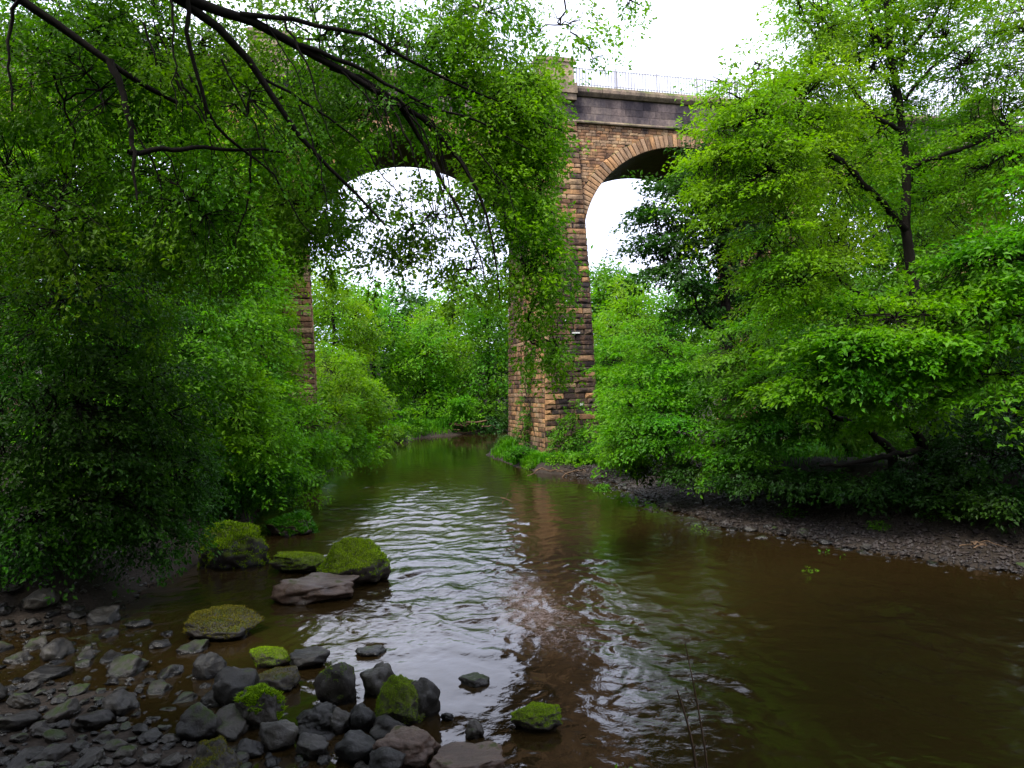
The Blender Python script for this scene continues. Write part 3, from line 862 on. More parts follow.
    V_, F_, r_ = sprays(np.concatenate(C), np.concatenate(OUT), np.concatenate(LL), per, rng, leafL, flat=flat, tilt=tilt, wid=wid, curl=curl)
    LEAFCOUNT[0] += len(F_)
    if high:  # unseen canopy, added only to shade the ground below
        hc = []; ho = []
        for (x_, y__, z_, rd_, ns) in high:
            v = norm(rng.normal(0, 1, (ns, 3)))
            hc.append(np.array([x_, y__, z_]) + v * np.array([rd_, rd_, rd_ * .5]) * rng.random((ns, 1)) ** .33); ho.append(norm(v + [0, 0, -.3]))
        hc = np.concatenate(hc); ho = np.concatenate(ho)
        Vh, Fh, rh = sprays(hc, ho, np.full(len(hc), 1.0), 26, rng, high_leaf, flat=.15)
        mesh_np('added_shade_canopy', Vh, Fh, M[mat], root, {'rnd': rh}, loc=loc)
    if mat_lit:  # lobes past the split get brighter leaves, sunlight put into the colour
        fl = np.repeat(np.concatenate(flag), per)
        for nm_, mk, mt_ in (('crown', ~fl, mat), ('painted_lit_crown', fl, mat_lit)):
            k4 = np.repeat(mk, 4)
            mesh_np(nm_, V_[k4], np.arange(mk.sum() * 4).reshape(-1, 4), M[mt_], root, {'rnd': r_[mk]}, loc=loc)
    else:
        mesh_np('crown', V_, F_, M[mat], root, {'rnd': r_}, loc=loc)
    return root


def gz(x, y): return float(height(np.array([x]), np.array([y]))[0])


def base_pt(px, depth, dz=-0.15):
    p = W(px, 400, depth)
    return np.array([p[0], depth, gz(p[0], depth) + dz])


exec_trees = True
if exec_trees:
    def LW(*pts): return [W(*p) for p in pts]
    # --- the overhanging tree, its trunk stands left of the frame
    tb0 = np.array([-8.6, 6.0, gz(-8.6, 6.0) - 0.2])
    trunk = [tb0, (-8.4, 6.2, 4), (-7.9, 6.6, 7.0), (-7.2, 7.2, 9.5), (-6.5, 7.8, 12.5)]
    limbs = [
        ([(-8.0, 6.5, 6.6)] + LW((-40, -40, 8.3), (20, -8, 8.6), (62, 28, 8.8), (110, 60, 9.0), (128, 84, 9.1), (152, 93, 9.3), (178, 103, 9.5)), .12, .035),
        (LW((110, 60, 9.0), (120, 90, 9.0), (130, 130, 9.0), (135, 160, 9.0), (137, 200, 9.0)), .055, .015),
        (LW((128, 152, 9.0), (160, 150, 9.2), (200, 148, 9.5), (240, 150, 9.8), (283, 152, 10.2)), .04, .02),
        ([(-7.6, 6.9, 8.2)] + LW((120, -40, 8.6), (180, -4, 9.0), (215, 10, 9.3), (240, 35, 9.5), (262, 78, 9.7), (288, 128, 9.9), (328, 168, 10.1), (372, 212, 10.3), (385, 225, 10.4)), .12, .02),
        (LW((180, -4, 9.0), (240, 14, 9.4), (280, 34, 9.8), (330, 68, 10.2), (395, 98, 10.7), (432, 118, 11.0), (465, 160, 11.2), (490, 220, 11.3), (500, 300, 11.4)), .075, .012),
        (LW((395, 98, 10.7), (420, 140, 10.9), (450, 190, 11.0), (470, 230, 11.1), (484, 280, 11.2)), .04, .01),
        (LW((330, 68, 10.2), (370, 80, 10.5), (410, 115, 10.8), (440, 175, 10.9), (450, 240, 11.0)), .035, .008),
        (LW((300, 45, 9.9), (355, 65, 10.3), (420, 105, 10.8), (480, 120, 11.2), (530, 150, 11.6)), .04, .01),
        (LW((240, 14, 9.4), (330, 20, 10.0), (400, 50, 10.6), (455, 85, 11.0), (520, 110, 11.6), (560, 130, 12.0)), .04, .01),
        (LW((186, -10, 9.0), (195, 60, 9.2), (199, 108, 9.3), (215, 130, 9.5), (250, 150, 9.8), (275, 180, 10.0), (300, 215, 10.1), (312, 235, 10.2)), .035, .010),
        (LW((250, 150, 9.8), (252, 190, 9.9), (240, 220, 9.9), (236, 250, 9.9)), .02, .008),
        (LW((262, 78, 9.7), (300, 100, 10.0), (350, 130, 10.4), (378, 165, 10.6), (400, 205, 10.7), (420, 215, 10.8)), .022, .007),
        (LW((170, -20, 8.9), (174, 40, 8.9), (176, 110, 9.0)), .02, .008),
        (LW((40, -30, 8.2), (8, 20, 8.4), (8, 70, 8.4), (12, 110, 8.4)), .03, .012),
        ([(-7.0, 7.3, 10.0)] + LW((300, -120, 9.5), (420, -60, 10.5), (520, -30, 11.5), (600, -20, 12.5), (640, 5, 13)), .10, .015),
        ([(-7.9, 6.6, 7.0), (-5, 4, 9.6), (-2, 2.5, 10.4), (1.5, 1.5, 10.8)], .10, .03),
        ([(-7.4, 7.0, 9.0), (-4, 6, 11), (-1, 5.5, 12), (2, 5, 12.4)], .10, .03),
    ]
    rl1 = np.random.default_rng(71)
    for q in range(13):
        u0 = rl1.uniform(0, 1); x0_ = 330 + 150 * u0; y0_ = 66 + 85 * u0 ** 1.2; d0 = 10.2 + 1.0 * u0
        dx_ = rl1.uniform(15, 75); dy_ = rl1.uniform(70, 190); bend = rl1.uniform(.3, .8)
        limbs.append((LW((x0_, y0_, d0), (x0_ + dx_ * .55, y0_ + dy_ * .25, d0 + .1), (x0_ + dx_ * .85, y0_ + dy_ * .6, d0 + .15), (x0_ + dx_, y0_ + dy_, d0 + rl1.uniform(0, .5))), rl1.uniform(.009, .019), .004))
    for q in range(12):
        x0_ = rl1.uniform(60, 330); y0_ = rl1.uniform(40, 160); d0 = 9.6; dx_ = rl1.uniform(-10, 50); dy_ = rl1.uniform(70, 170)
        limbs.append((LW((x0_ - 20, y0_ - 30, d0), (x0_ + dx_ * .3, y0_ + dy_ * .3, d0 + .1), (x0_ + dx_ * .6, y0_ + dy_ * .7, d0 + .1), (x0_ + dx_, y0_ + dy_, d0 + .2)), rl1.uniform(.010, .02), .005))
    lobes = [
        (100, 90, 9.5, 110, 70, .5, 34), (250, 120, 9.8, 80, 80, .5, 18), (400, 105, 10.6, 80, 50, .5, 14), (60, 210, 9.5, 80, 70, .5, 40), (190, 200, 9.8, 80, 60, .5, 40),
        (60, 60, 10.5, 120, 90, 1.3, 230), (30, 190, 11, 100, 90, 1.5, 190), (160, 40, 11, 110, 80, 1.3, 180), (150, 170, 11.5, 110, 90, 1.4, 170), (255, 95, 12, 90, 70, 1.3, 150),
        (215, 220, 12, 75, 70, 1.2, 140), (110, 270, 12, 110, 70, 1.2, 90), (308, 205, 12, 40, 42, .9, 80), (326, 235, 12, 22, 50, .8, 26),
        (320, 40, 11.2, 90, 60, 1.2, 85), (400, 40, 11.5, 90, 55, 1.2, 95), (370, 110, 11.6, 80, 45, 1.1, 75), (450, 80, 12, 70, 60, 1.1, 120), (320, 140, 12, 60, 50, 1.0, 50),
        (500, 100, 12.2, 50, 60, 1.0, 140), (535, 120, 12.5, 30, 60, .9, 130), (500, 190, 12.3, 45, 60, .9, 120), (538, 195, 12.5, 24, 56, .9, 80), (525, 270, 12.5, 26, 56, .8, 55), (554, 265, 12.6, 20, 42, .7, 36),
        (530, 340, 12.6, 20, 36, .6, 18), (556, 345, 12.6, 12, 36, .5, 20),
        (360, 210, 11.3, 50, 40, .9, 26), (430, 215, 11.5, 60, 45, .9, 40), (470, 270, 11.6, 35, 40, .8, 26), (400, 260, 11.6, 60, 30, .8, 18),
        (560, 25, 12.6, 50, 24, .8, 18), (590, 50, 13, 20, 26, .5, 6), (628, 5, 13, 18, 14, .3, 6), (480, 10, 12, 60, 40, 1, 60),
        # out of frame, added over the shoal and to the left for shade
        (120, -170, 9, 260, 110, 2.0, 220), (-160, 120, 9, 140, 260, 1.8, 220),
    ]
    high = [(-4, 0, 10.5, 2.6, 500), (2.5, 3.5, 12, 2.4, 420), (-9.5, 0, 3.5, 2.2, 300), (-7, -5, 3, 2.4, 300), (0, -7, 7.5, 2.8, 420), (5, -3, 8, 2.6, 380), (-6, 2, 8, 2.6, 700), (-3, 3, 9.6, 2.4, 700), (.5, 2, 9.8, 2.4, 560), (-5, -2, 8, 2.8, 700), (-1, -2, 8.5, 2.8, 700), (-9, 3, 5.5, 2.2, 300), (-9, -1, 5, 2.6, 320), (3.5, -1, 9.5, 2.6, 300), (-5, -5, 5, 2.8, 380), (0, -6, 5, 2.8, 380), (5, -6, 5, 2.8, 320)]  # unseen leaf masses over and behind the camera, added to shade the shoal
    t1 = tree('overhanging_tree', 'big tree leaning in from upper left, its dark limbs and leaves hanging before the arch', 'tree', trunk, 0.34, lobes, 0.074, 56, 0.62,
              'leaf_over', limbs=limbs, high=high, mat_lit='leaf_lime', split_x=492, seed=3, droop=0.6, flat=0.09, tilt=0.55, twig_r=0.0055, outmix=0.5, shell=0.3, curl=0.3)  # right side recoloured brighter so that it looks sunlit

    # --- left bank trees
    def bank_tree(name, label, bx, dep, topz, r0, lobes, leafL, per, sprL, mat, lean=(0, 0), **kw):
        b = base_pt(bx, dep)
        t = np.array([b, b + (lean[0] * .3, lean[1] * .3, (topz - b[2]) * .35), b + (lean[0] * .7, lean[1] * .7, (topz - b[2]) * .7), (b[0] + lean[0], b[1] + lean[1], topz)])
        return tree(name, label, 'tree', t, r0, lobes, leafL, per, sprL, mat, **kw)

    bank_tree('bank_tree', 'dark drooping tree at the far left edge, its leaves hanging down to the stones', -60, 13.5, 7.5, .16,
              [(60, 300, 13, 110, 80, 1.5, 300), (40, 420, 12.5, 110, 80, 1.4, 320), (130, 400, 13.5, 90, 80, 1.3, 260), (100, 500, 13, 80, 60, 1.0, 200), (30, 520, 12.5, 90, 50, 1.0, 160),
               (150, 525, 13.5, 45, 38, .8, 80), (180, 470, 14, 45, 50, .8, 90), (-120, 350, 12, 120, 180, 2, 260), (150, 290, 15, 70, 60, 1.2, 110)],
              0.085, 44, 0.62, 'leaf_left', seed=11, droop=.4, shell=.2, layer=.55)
    bank_tree('bank_tree', 'leafy tree behind the drooping one, lit green fronds at its right side', 150, 19, 9.5, .2,
              [(150, 200, 19, 120, 90, 2, 240), (220, 300, 19.5, 72, 70, 1.8, 210), (200, 400, 19, 85, 60, 1.7, 260), (250, 440, 19.5, 55, 45, 1.4, 150), (60, 260, 19, 110, 100, 2, 200),
               (180, 350, 18, 70, 45, 1.2, 160), (110, 430, 18, 80, 60, 1.5, 160)],
              0.115, 40, 0.85, 'leaf_bright', seed=12, layer=.7, droop=.35, shell=.4)
    bank_tree('bank_tree', 'bright green tree in front of the left pier, fronds reaching low over the water', 225, 25, 8.0, .16,
              [(235, 250, 26, 52, 70, 2, 170), (258, 350, 25, 34, 60, 1.8, 180), (262, 410, 24, 50, 40, 1.6, 180), (300, 425, 24, 42, 28, 1.4, 130), (230, 340, 25, 60, 60, 1.8, 160), (275, 460, 23, 38, 22, 1.0, 80),
               (230, 460, 22, 40, 26, 1.0, 80)],
              0.13, 40, 0.85, 'leaf_bright', seed=13, layer=.7, droop=.3, shell=.4)
    bank_tree('bank_tree', 'tall pale tree hiding the top of the left pier', 282, 29.5, 14, .15,
              [(283, 345, 27.5, 16, 50, 1.0, 80), (262, 200, 29.5, 42, 60, 2, 140), (280, 262, 29.5, 22, 30, 1.2, 60), (290, 130, 29.5, 50, 50, 2, 120), (235, 120, 29, 60, 60, 2, 150), (325, 130, 29.5, 40, 40, 1.5, 60)],
              0.15, 36, 0.9, 'leaf_lime', seed=14, droop=.3, shell=.4)

    def bush(label, lobes, leafL, per, sprL, mat, bx, dep, seed, r0=.05, name='bush', topz=None, **kw):
        b = base_pt(bx, dep)
        c = W(*lobes[0][:3])
        t = np.array([b, b * .6 + c * .4, b * .2 + c * .8, c])
        return tree(name, label, 'bush', t, r0, lobes, leafL, per, sprL, mat, seed=seed, **kw)

    bush('bright low bush hanging over the water at the foot of the left pier', [(320, 420, 29, 45, 28, 1.4, 130), (350, 445, 29.5, 30, 16, 1.0, 70), (300, 455, 28, 45, 18, 1.0, 90), (370, 452, 32, 14, 8, .6, 20)], .13, 36, .7, 'leaf_bright', 305, 29, 21, shell=.5)
    bush('rounded yellow green bush beyond the left pier at the water bend', [(352, 400, 46, 34, 34, 2.2, 150), (335, 375, 46, 30, 34, 2, 110), (372, 425, 46, 22, 22, 1.6, 70)], .2, 36, 1.1, 'leaf_lime', 345, 46, 22, r0=.1, shell=.5)
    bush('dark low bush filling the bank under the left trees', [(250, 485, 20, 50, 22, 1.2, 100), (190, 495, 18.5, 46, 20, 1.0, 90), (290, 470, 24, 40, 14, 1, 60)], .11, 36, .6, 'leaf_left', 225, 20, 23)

    # --- trees beyond the viaduct, seen through the two arches
    bgl = ['slender far tree rising left of the near arch opening', 'tall pale tree standing centre left in the near arch', 'broad bright tree low in the middle of the near arch', 'lime green tree at the near arch centre, highest of the far row',
           'dark tree between two bright ones in the near arch', 'bright tree close to the left face of the river pier', 'shady tree behind the river pier', 'far tree just right of the river pier',
           'tall far tree seen in the right arch', 'rounded far tree at the right arch edge', 'far tree low behind the right bank shrubs', 'far tree behind the dark layered tree', 'hazy far tree highest in the right arch']
    bgs = [(335, 320, 56, 40, 56, 'leaf_lime', 60), (375, 345, 62, 38, 56, 'leaf_bright', 60), (425, 370, 64, 36, 52, 'leaf_bright', 64), (455, 338, 72, 38, 54, 'leaf_lime', 72), (405, 352, 76, 30, 58, 'leaf_dark', 76),
           (490, 350, 66, 32, 66, 'leaf_mid', 66), (530, 350, 70, 36, 70, 'leaf_dark', 70), (612, 380, 54, 34, 62, 'leaf_bright', 54), (630, 335, 62, 40, 55, 'leaf_lime', 62), (668, 360, 58, 42, 70, 'leaf_mid', 58),
           (640, 420, 46, 50, 34, 'leaf_bright', 46), (720, 330, 60, 60, 80, 'leaf_mid', 60), (608, 300, 95, 34, 34, 'leaf_mid', 95)]
    for q, (px, py, dep, rx, ry, mt, _d) in enumerate(bgs):
        rg2 = np.random.default_rng(60 + q)
        lb = [(px + rg2.uniform(-.3, .3) * rx, py + a_ * ry, dep + rg2.uniform(-1.5, 1.5), rx * w_, ry * .38, 2.2, int(60 * (w_ + .3))) for a_, w_ in ((-.72, .5), (-.35, .8), (0, .95), (.4, 1.0), (.8, .9))]
        s_ = dep / 60
        bank_tree('far_tree', bgl[q], px, dep, W(px, py - ry * .6, dep)[2], .22, lb, .27 * s_, 30, 1.5 * s_, mt, group='trees beyond the viaduct', seed=70 + q, droop=.2, shell=.5, tilt=.6, twig_r=.012, flat=.16)
    for q, (px, dep, py, rx, ry, mt, lab) in enumerate([(400, 58, 422, 22, 16, 'leaf_bright', 'small round bush at the far bend, left of the driftwood'), (462, 61, 412, 20, 18, 'leaf_bright', 'bright bush above the driftwood at the far bend'),
                                                     (440, 63, 424, 18, 10, 'leaf_mid', 'low bush right behind the driftwood'), (385, 54, 432, 22, 8, 'leaf_mid', 'bush dipping into the far water at left'), (490, 62, 424, 22, 12, 'leaf_dark', 'dark low bush beside the river pier at the far bank'),
                                                     (355, 50, 445, 30, 12, 'leaf_bright', 'bright leafy bush at the left bank below the rounded one')]):
        bush(lab, [(px, py, dep, rx, ry, 1.4, 60)], .24, 30, 1.0, mt, px, dep + .5, 90 + q, group='bushes at the far bend', shell=.5)

    # --- right side
    b = base_pt(938, 18.2)
    trunk = [b] + LW((936, 400, 18.2), (931, 345, 18.1), (912, 290, 18.0), (907, 230, 18.0), (909, 180, 18.0), (901, 120, 18.0), (893, 60, 18.1), (886, 20, 18.1), (884, -60, 18.2))
    rl = [
        (LW((893, 60, 18.1), (875, 35, 17.8), (865, 10, 17.7), (855, -40, 17.6)), .07, .02),
        (LW((893, 62, 18.1), (915, 45, 18.2), (930, 25, 18.3), (955, -30, 18.5)), .06, .02),
        (LW((903, 125, 18), (890, 85, 18), (880, 60, 18), (868, 30, 18)), .04, .015),
        (LW((902, 70, 18), (905, 40, 18), (903, 5, 18)), .04, .012),
        (LW((909, 170, 18), (935, 155, 17.5), (965, 150, 17.2), (1010, 125, 16.8), (1060, 100, 16)), .07, .02),
        (LW((910, 160, 18), (950, 158, 17.8), (985, 160, 17.5)), .04, .012),
        (LW((905, 100, 18), (935, 62, 17.8), (965, 40, 17.5), (1000, 10, 17)), .05, .015),
        (LW((856, 175, 17), (822, 145, 16.4), (795, 132, 16), (775, 122, 15.6), (745, 100, 15.2), (720, 90, 15)), .085, .02),
        (LW((907, 230, 18), (880, 200, 17.5), (856, 175, 17)), .09, .085),
        (LW((872, 115, 17), (850, 85, 16.7), (830, 60, 16.5), (812, 30, 16.2), (800, 5, 16)), .06, .018),
        (LW((903, 130, 18), (885, 122, 17.4), (872, 115, 17)), .06, .06),
        (LW((895, 115, 18), (860, 118, 17.4), (820, 116, 17)), .035, .012),
        (LW((912, 285, 18.), (880, 210, 17.4), (905, 222, 17.6)), .01, .01),
        (LW((930, 345, 18.1), (880, 300, 17.2), (845, 290, 16.8), (830, 270, 16.6), (822, 240, 16.5), (812, 215, 16.4)), .08, .02),
        (LW((908, 225, 18), (890, 224, 17.6), (870, 240, 17.2), (856, 262, 17)), .03, .012),
    ]
    lb = [(900, 20, 19.3, 90, 60, 1.2, 180), (970, 60, 18.2, 75, 80, 1.6, 210), (1010, 150, 17.0, 75, 75, 1.8, 230), (850, 60, 18.2, 65, 60, 1.2, 130), (800, 110, 16, 60, 42, 1.2, 150), (745, 120, 15.3, 45, 36, 1.0, 85),
          (712, 160, 15.5, 28, 30, .9, 60), (770, 170, 15.5, 60, 40, 1.2, 110), (835, 170, 17.8, 55, 50, 1.2, 130), (940, 190, 19.0, 70, 60, 1.2, 150), (880, 130, 19.4, 60, 50, 1.0, 90), (775, 235, 15.8, 38, 50, 1.2, 90), (830, 245, 16.8, 40, 30, 1.2, 70),
          (790, 290, 16.2, 42, 40, 1.3, 90), (820, 20, 16.2, 30, 40, 1.0, 60), (865, 5, 18.8, 60, 50, 1.2, 80), (725, 85, 15.0, 20, 32, .6, 22), (760, 65, 15.2, 16, 20, .5, 8), (800, 15, 16, 16, 30, .6, 18), (1060, 60, 16, 80, 160, 2, 200), (960, -60, 17, 140, 60, 2, 160)]
    tree('river_tree', 'tall light green tree on the right bank with slim dark upright trunk', 'tree', trunk, .17, lb, .082, 66, .95, 'leaf_lime', limbs=rl, seed=31, layer=.62, droop=.15, shell=.2, flat=.05, tilt=.4, wid=.5, dirbias=(-.35, -.1, 0), twig_r=.007)
    bank_tree('river_tree', 'nearer low tree at the right edge with large glossy leaves in layered boughs', 1060, 16, 5.6, .17,
              [(985, 256, 15, 70, 24, 1.2, 120), (895, 318, 15, 85, 24, 1.2, 170), (990, 310, 14.5, 70, 36, 1.2, 150), (860, 345, 15.2, 70, 24, 1.1, 150), (930, 350, 15, 60, 22, 1.0, 90), (985, 375, 14.5, 50, 26, 1.0, 60), (1000, 260, 14.5, 50, 50, 1, 90), (820, 380, 15.8, 60, 22, 1.1, 110), (900, 395, 16, 50, 14, .8, 36), (1120, 200, 13, 80, 120, 1.6, 200), (1130, 400, 13, 70, 80, 1.4, 150)],  # last two lobes are out of view, added to shade the right bank
              .12, 40, .75, 'leaf_bright', seed=32, layer=.6, droop=.2, shell=.4, flat=.06, dirbias=(-.3, -.1, 0))
    trunk = [base_pt(728, 26)] + LW((726, 350, 26), (724, 300, 26), (721, 240, 26), (716, 190, 26), (712, 150, 26))
    dl = [(LW((724, 300, 26), (690, 280, 25.5), (668, 268, 25)), .06, .02), (LW((722, 250, 26), (690, 215, 25.5), (655, 200, 25)), .06, .015), (LW((726, 340, 26), (700, 320, 25.5), (690, 280, 25)), .08, .02),
          (LW((721, 240, 26), (750, 215, 26), (770, 190, 26)), .06, .02)]
    tree('dark_tree', 'dark layered tree between the right arch and the light green tree', 'tree', trunk, .27,
         [(714, 160, 26, 38, 20, 1.8, 90), (688, 184, 25.5, 34, 11, 1.3, 60), (660, 235, 25, 34, 12, 1.2, 70), (668, 265, 25, 34, 11, 1.2, 60), (715, 225, 26, 45, 20, 1.8, 100), (650, 208, 25, 22, 8, .8, 26), (735, 190, 26.5, 50, 40, 1.8, 130), (745, 270, 27, 50, 50, 1.8, 130), (722, 132, 26.5, 30, 16, 1.3, 45), (700, 300, 26, 30, 20, 1.2, 40)],
         .15, 40, 1.0, 'leaf_dark', limbs=dl, seed=33, layer=.8, droop=.15, shell=.4, flat=.05, dirbias=(-.3, 0, 0))
    # lower storey on the right bank
    rb = [
        ('bright layered tree leaning over the gravel right of the river pier', (690, 400, 22.5), [(650, 400, 22.5, 48, 24, 1.3, 150), (700, 370, 22.5, 55, 26, 1.4, 150), (690, 425, 21.5, 60, 22, 1.3, 160), (640, 440, 22, 45, 16, 1.1, 120), (730, 450, 20.5, 40, 18, 1.0, 100), (660, 345, 23, 40, 20, 1.2, 90), (620, 450, 23, 26, 12, .8, 50)], 'leaf_bright', 41, 740),
        ('spreading tree with fronds above the dark bank, right of centre', (800, 400, 19.5), [(780, 380, 19.5, 60, 30, 1.4, 190), (830, 420, 19, 60, 22, 1.2, 130), (760, 425, 19.5, 50, 22, 1.2, 130), (740, 350, 20.5, 50, 30, 1.4, 140), (820, 345, 20, 50, 30, 1.4, 120), (870, 420, 18.5, 36, 20, 1, 50)], 'leaf_mid', 42, 850),
        ('lime bush beside the river pier, half behind the leaning tree', (625, 410, 28), [(622, 420, 28, 30, 26, 1.2, 90), (640, 380, 29, 36, 28, 1.4, 100), (615, 360, 32, 22, 30, 1.2, 60)], 'leaf_bright', 43, 640),
    ]
    for lab, c, ls, mt, sd, bx in rb:
        bank_tree('understorey_tree', lab, bx, c[2] + 1.0, W(*c)[2] + .6, .12, ls, .11 if sd != 43 else .14, 40, .8, mt, lean=(W(*c)[0] - W(bx, 400, c[2])[0], -.6), seed=sd, droop=.2, shell=.3, flat=.05, dirbias=(-.25, -.2, 0), layer=.6)
    # leaning bare limbs at the dark tree foot
    for pts, r_, lab in (((( 892, 452, 17.5), (872, 432, 17.4), (845, 420, 17.2), (822, 408, 17)), .11, 'dead bough arching left from the foot of the right bank tree'),
                         (((922, 442, 17.6), (905, 418, 17.4), (885, 395, 17.2), (868, 372, 17)), .12, 'bare leaning bough rising above the dead one on the right bank'),
                         (((925, 450, 17.6), (890, 455, 17.3), (860, 462, 17.2), (820, 466, 17.0)), .09, 'bare bough lying along the top of the dark right bank')):
        P = smooth_path(LW(*pts), 14); P[1:-1] += np.random.default_rng(4).normal(0, .02, (12, 3))
        P = np.concatenate([[P[0] * [1, 1, 0] + [0.1, 0.1, min(P[0][2], gz(P[0][0], P[0][1])) - .1]], P])
        V_, F_ = tubes(P[None], np.concatenate([[r_ * 1.2], np.linspace(r_, r_ * .4, 14)])[None], 8)
        tag(mesh_np('bough', V_, F_, M['bark'], smooth=True, loc=P[0]), lab, 'bough')
    # dense backing trees on the right and left hillsides
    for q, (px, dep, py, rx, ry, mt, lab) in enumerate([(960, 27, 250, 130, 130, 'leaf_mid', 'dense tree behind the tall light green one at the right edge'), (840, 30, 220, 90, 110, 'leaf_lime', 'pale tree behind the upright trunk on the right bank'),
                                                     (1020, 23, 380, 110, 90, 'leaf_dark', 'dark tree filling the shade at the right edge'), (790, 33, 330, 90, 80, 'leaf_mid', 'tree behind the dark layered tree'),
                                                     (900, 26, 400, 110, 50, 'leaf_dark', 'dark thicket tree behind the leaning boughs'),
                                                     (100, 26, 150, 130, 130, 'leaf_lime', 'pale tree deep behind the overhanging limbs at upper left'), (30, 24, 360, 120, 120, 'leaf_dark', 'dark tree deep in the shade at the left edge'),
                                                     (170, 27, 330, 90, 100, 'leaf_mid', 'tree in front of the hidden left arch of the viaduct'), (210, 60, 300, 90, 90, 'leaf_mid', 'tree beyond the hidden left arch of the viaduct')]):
        s_ = dep / 26
        rg2 = np.random.default_rng(160 + q)
        lb = [(px + rg2.uniform(-.25, .25) * rx, py + a_ * ry, dep + rg2.uniform(-1, 1), rx * w_, ry * .36, 1.8, int(130 * (w_ + .3))) for a_, w_ in ((-.75, .6), (-.4, .9), (0, 1.0), (.4, 1.0), (.8, .8))]
        bank_tree('bank_tree', lab, px, dep, W(px, py - ry * .6, dep)[2], .22, lb, .15 * s_, 34, 1.0 * s_, mt, seed=170 + q, droop=.25, shell=.35, twig_r=.008)
    for lab, c, ls, bx in (('added dark-leaved bush standing in for deep shade at the right edge', (990, 455, 16.5), [(990, 455, 16.5, 60, 34, 1.4, 160), (1010, 420, 17, 60, 40, 1.4, 120)], 990),
                           ('added dark-leaved bush standing in for shade right of the leaning boughs', (935, 470, 17), [(930, 478, 17, 50, 20, 1.2, 130), (1010, 490, 16.2, 50, 16, 1.0, 90), (950, 430, 18, 40, 26, 1.2, 80)], 935),
                           ('added dark leaves standing in for shade over the gravel at the right edge', (1000, 500, 15.4), [(1000, 500, 15.4, 42, 12, .8, 90), (955, 496, 16, 30, 9, .7, 60)], 1000),
                           ('added dark leaves standing in for shade on the bank below the grass strip', (820, 480, 18.2), [(820, 482, 18.2, 55, 10, .7, 110), (760, 478, 19, 50, 9, .7, 90), (880, 488, 17.2, 46, 13, .7, 90)], 820),
                           ('added dark leaves standing in for shade below the bright layered tree', (700, 470, 20.8), [(700, 470, 20.8, 42, 9, .7, 80), (655, 466, 23, 34, 8, .7, 50)], 700)):
        bush(lab, ls, .10, 34, .5, 'leaf_dark', bx, c[2] + .4, 300 + bx, r0=.03)  # very dark leaves put in where the bank is only in deep shade
    # far wood closing the valley behind the named trees
    rw = np.random.default_rng(404)
    nw = 2600
    xw = rw.uniform(-75, 75, nw); yw = rw.uniform(84, 112, nw)
    top = 12 + 3.0 * fbm(xw * .12, yw * .05, 61, 3) + 1.5 * np.sin(xw * .9)
    zw = gz(0, 95) + rw.random(nw) ** .7 * (top - 1)
    V_, F_, r_ = sprays(np.stack([xw, yw, zw], 1), norm(rw.normal(0, 1, (nw, 3)) * [1, 1, .4] + [0, -.4, 0]), np.full(nw, 3.0), 40, rw, .5, flat=.2, tilt=.6)
    tag(mesh_np('far_wood', V_, F_, M['leaf_mid'], None, {'rnd': r_}), 'far wood closing the valley behind the trees beyond the viaduct', 'wood', kind='stuff')
    # plants growing round the foot of the pier
    bush('tall leafy sapling growing against the dark face of the river pier', [(572, 430, 33, 16, 26, .7, 60), (560, 445, 33, 12, 16, .6, 30), (590, 445, 33, 18, 14, .6, 40)], .12, 30, .45, 'leaf_mid', 572, 33, 51, r0=.03)
    bush('bright low bush at the foot of the river pier', [(600, 455, 31, 30, 11, .8, 90), (565, 460, 31.5, 16, 7, .6, 40)], .11, 30, .45, 'leaf_bright', 600, 31, 52, r0=.03)
    bush('ivy climbing the left side of the river pier', [(528, 400, 36.6, 8, 40, .3, 50), (532, 335, 36, 8, 40, .3, 45), (522, 430, 37, 8, 14, .3, 24)], .10, 26, .35, 'leaf_mid', 538, 35.5, 55, r0=.03)
    bush('dark green weeds at the left foot of the river pier', [(522, 452, 34.2, 16, 6, .5, 50), (540, 462, 33, 14, 6, .5, 40)], .10, 30, .35, 'leaf_mid', 530, 34, 53, r0=.02)
    bush('grassy tuft at the water edge right of the pier', [(602, 490, 25.5, 8, 7, .3, 24)], .09, 30, .35, 'leaf_bright', 602, 25.5, 54, r0=.02)
    # small plants on the gravel strip and dark bank
    labs = ['small fern on the gravel, leftmost of the plants there', 'small leafy weed on the gravel below the dark bank', 'low weed near the middle of the gravel strip', 'leafy weed in the shade at the right of the gravel',
            'tiny weed on the wet gravel edge', 'weed in the shade high on the dark bank', 'pale weed at the far right of the dark bank']
    for q, (px, py, r_) in enumerate([(700, 512, 9), (795, 506, 12), (830, 535, 14), (975, 520, 16), (880, 522, 8), (860, 500, 12), (930, 520, 14)]):
        c = WG(px, py + r_ * .6, .25)
        rg2 = np.random.default_rng(200 + q)
        bz = gz(c[0], c[1])
        n = 16
        cc = np.array([c[0], c[1], bz + .03]) + rg2.normal(0, .06, (n, 3)) * [1, 1, .1]
        od = norm(rg2.normal(0, 1, (n, 3)) * [1, 1, .2] + [0, 0, .7])
        V_, F_, r2_ = sprays(cc, od, np.full(n, r_ * 1.2 * c[1] / F), 14, rg2, .06)
        wr = empty('weed', (c[0], c[1], bz), labs[q], 'plant', 'weeds on the right bank')
        mesh_np('foliage', V_, F_, M['leaf_mid'], wr, {'rnd': r2_}, loc=(c[0], c[1], bz))

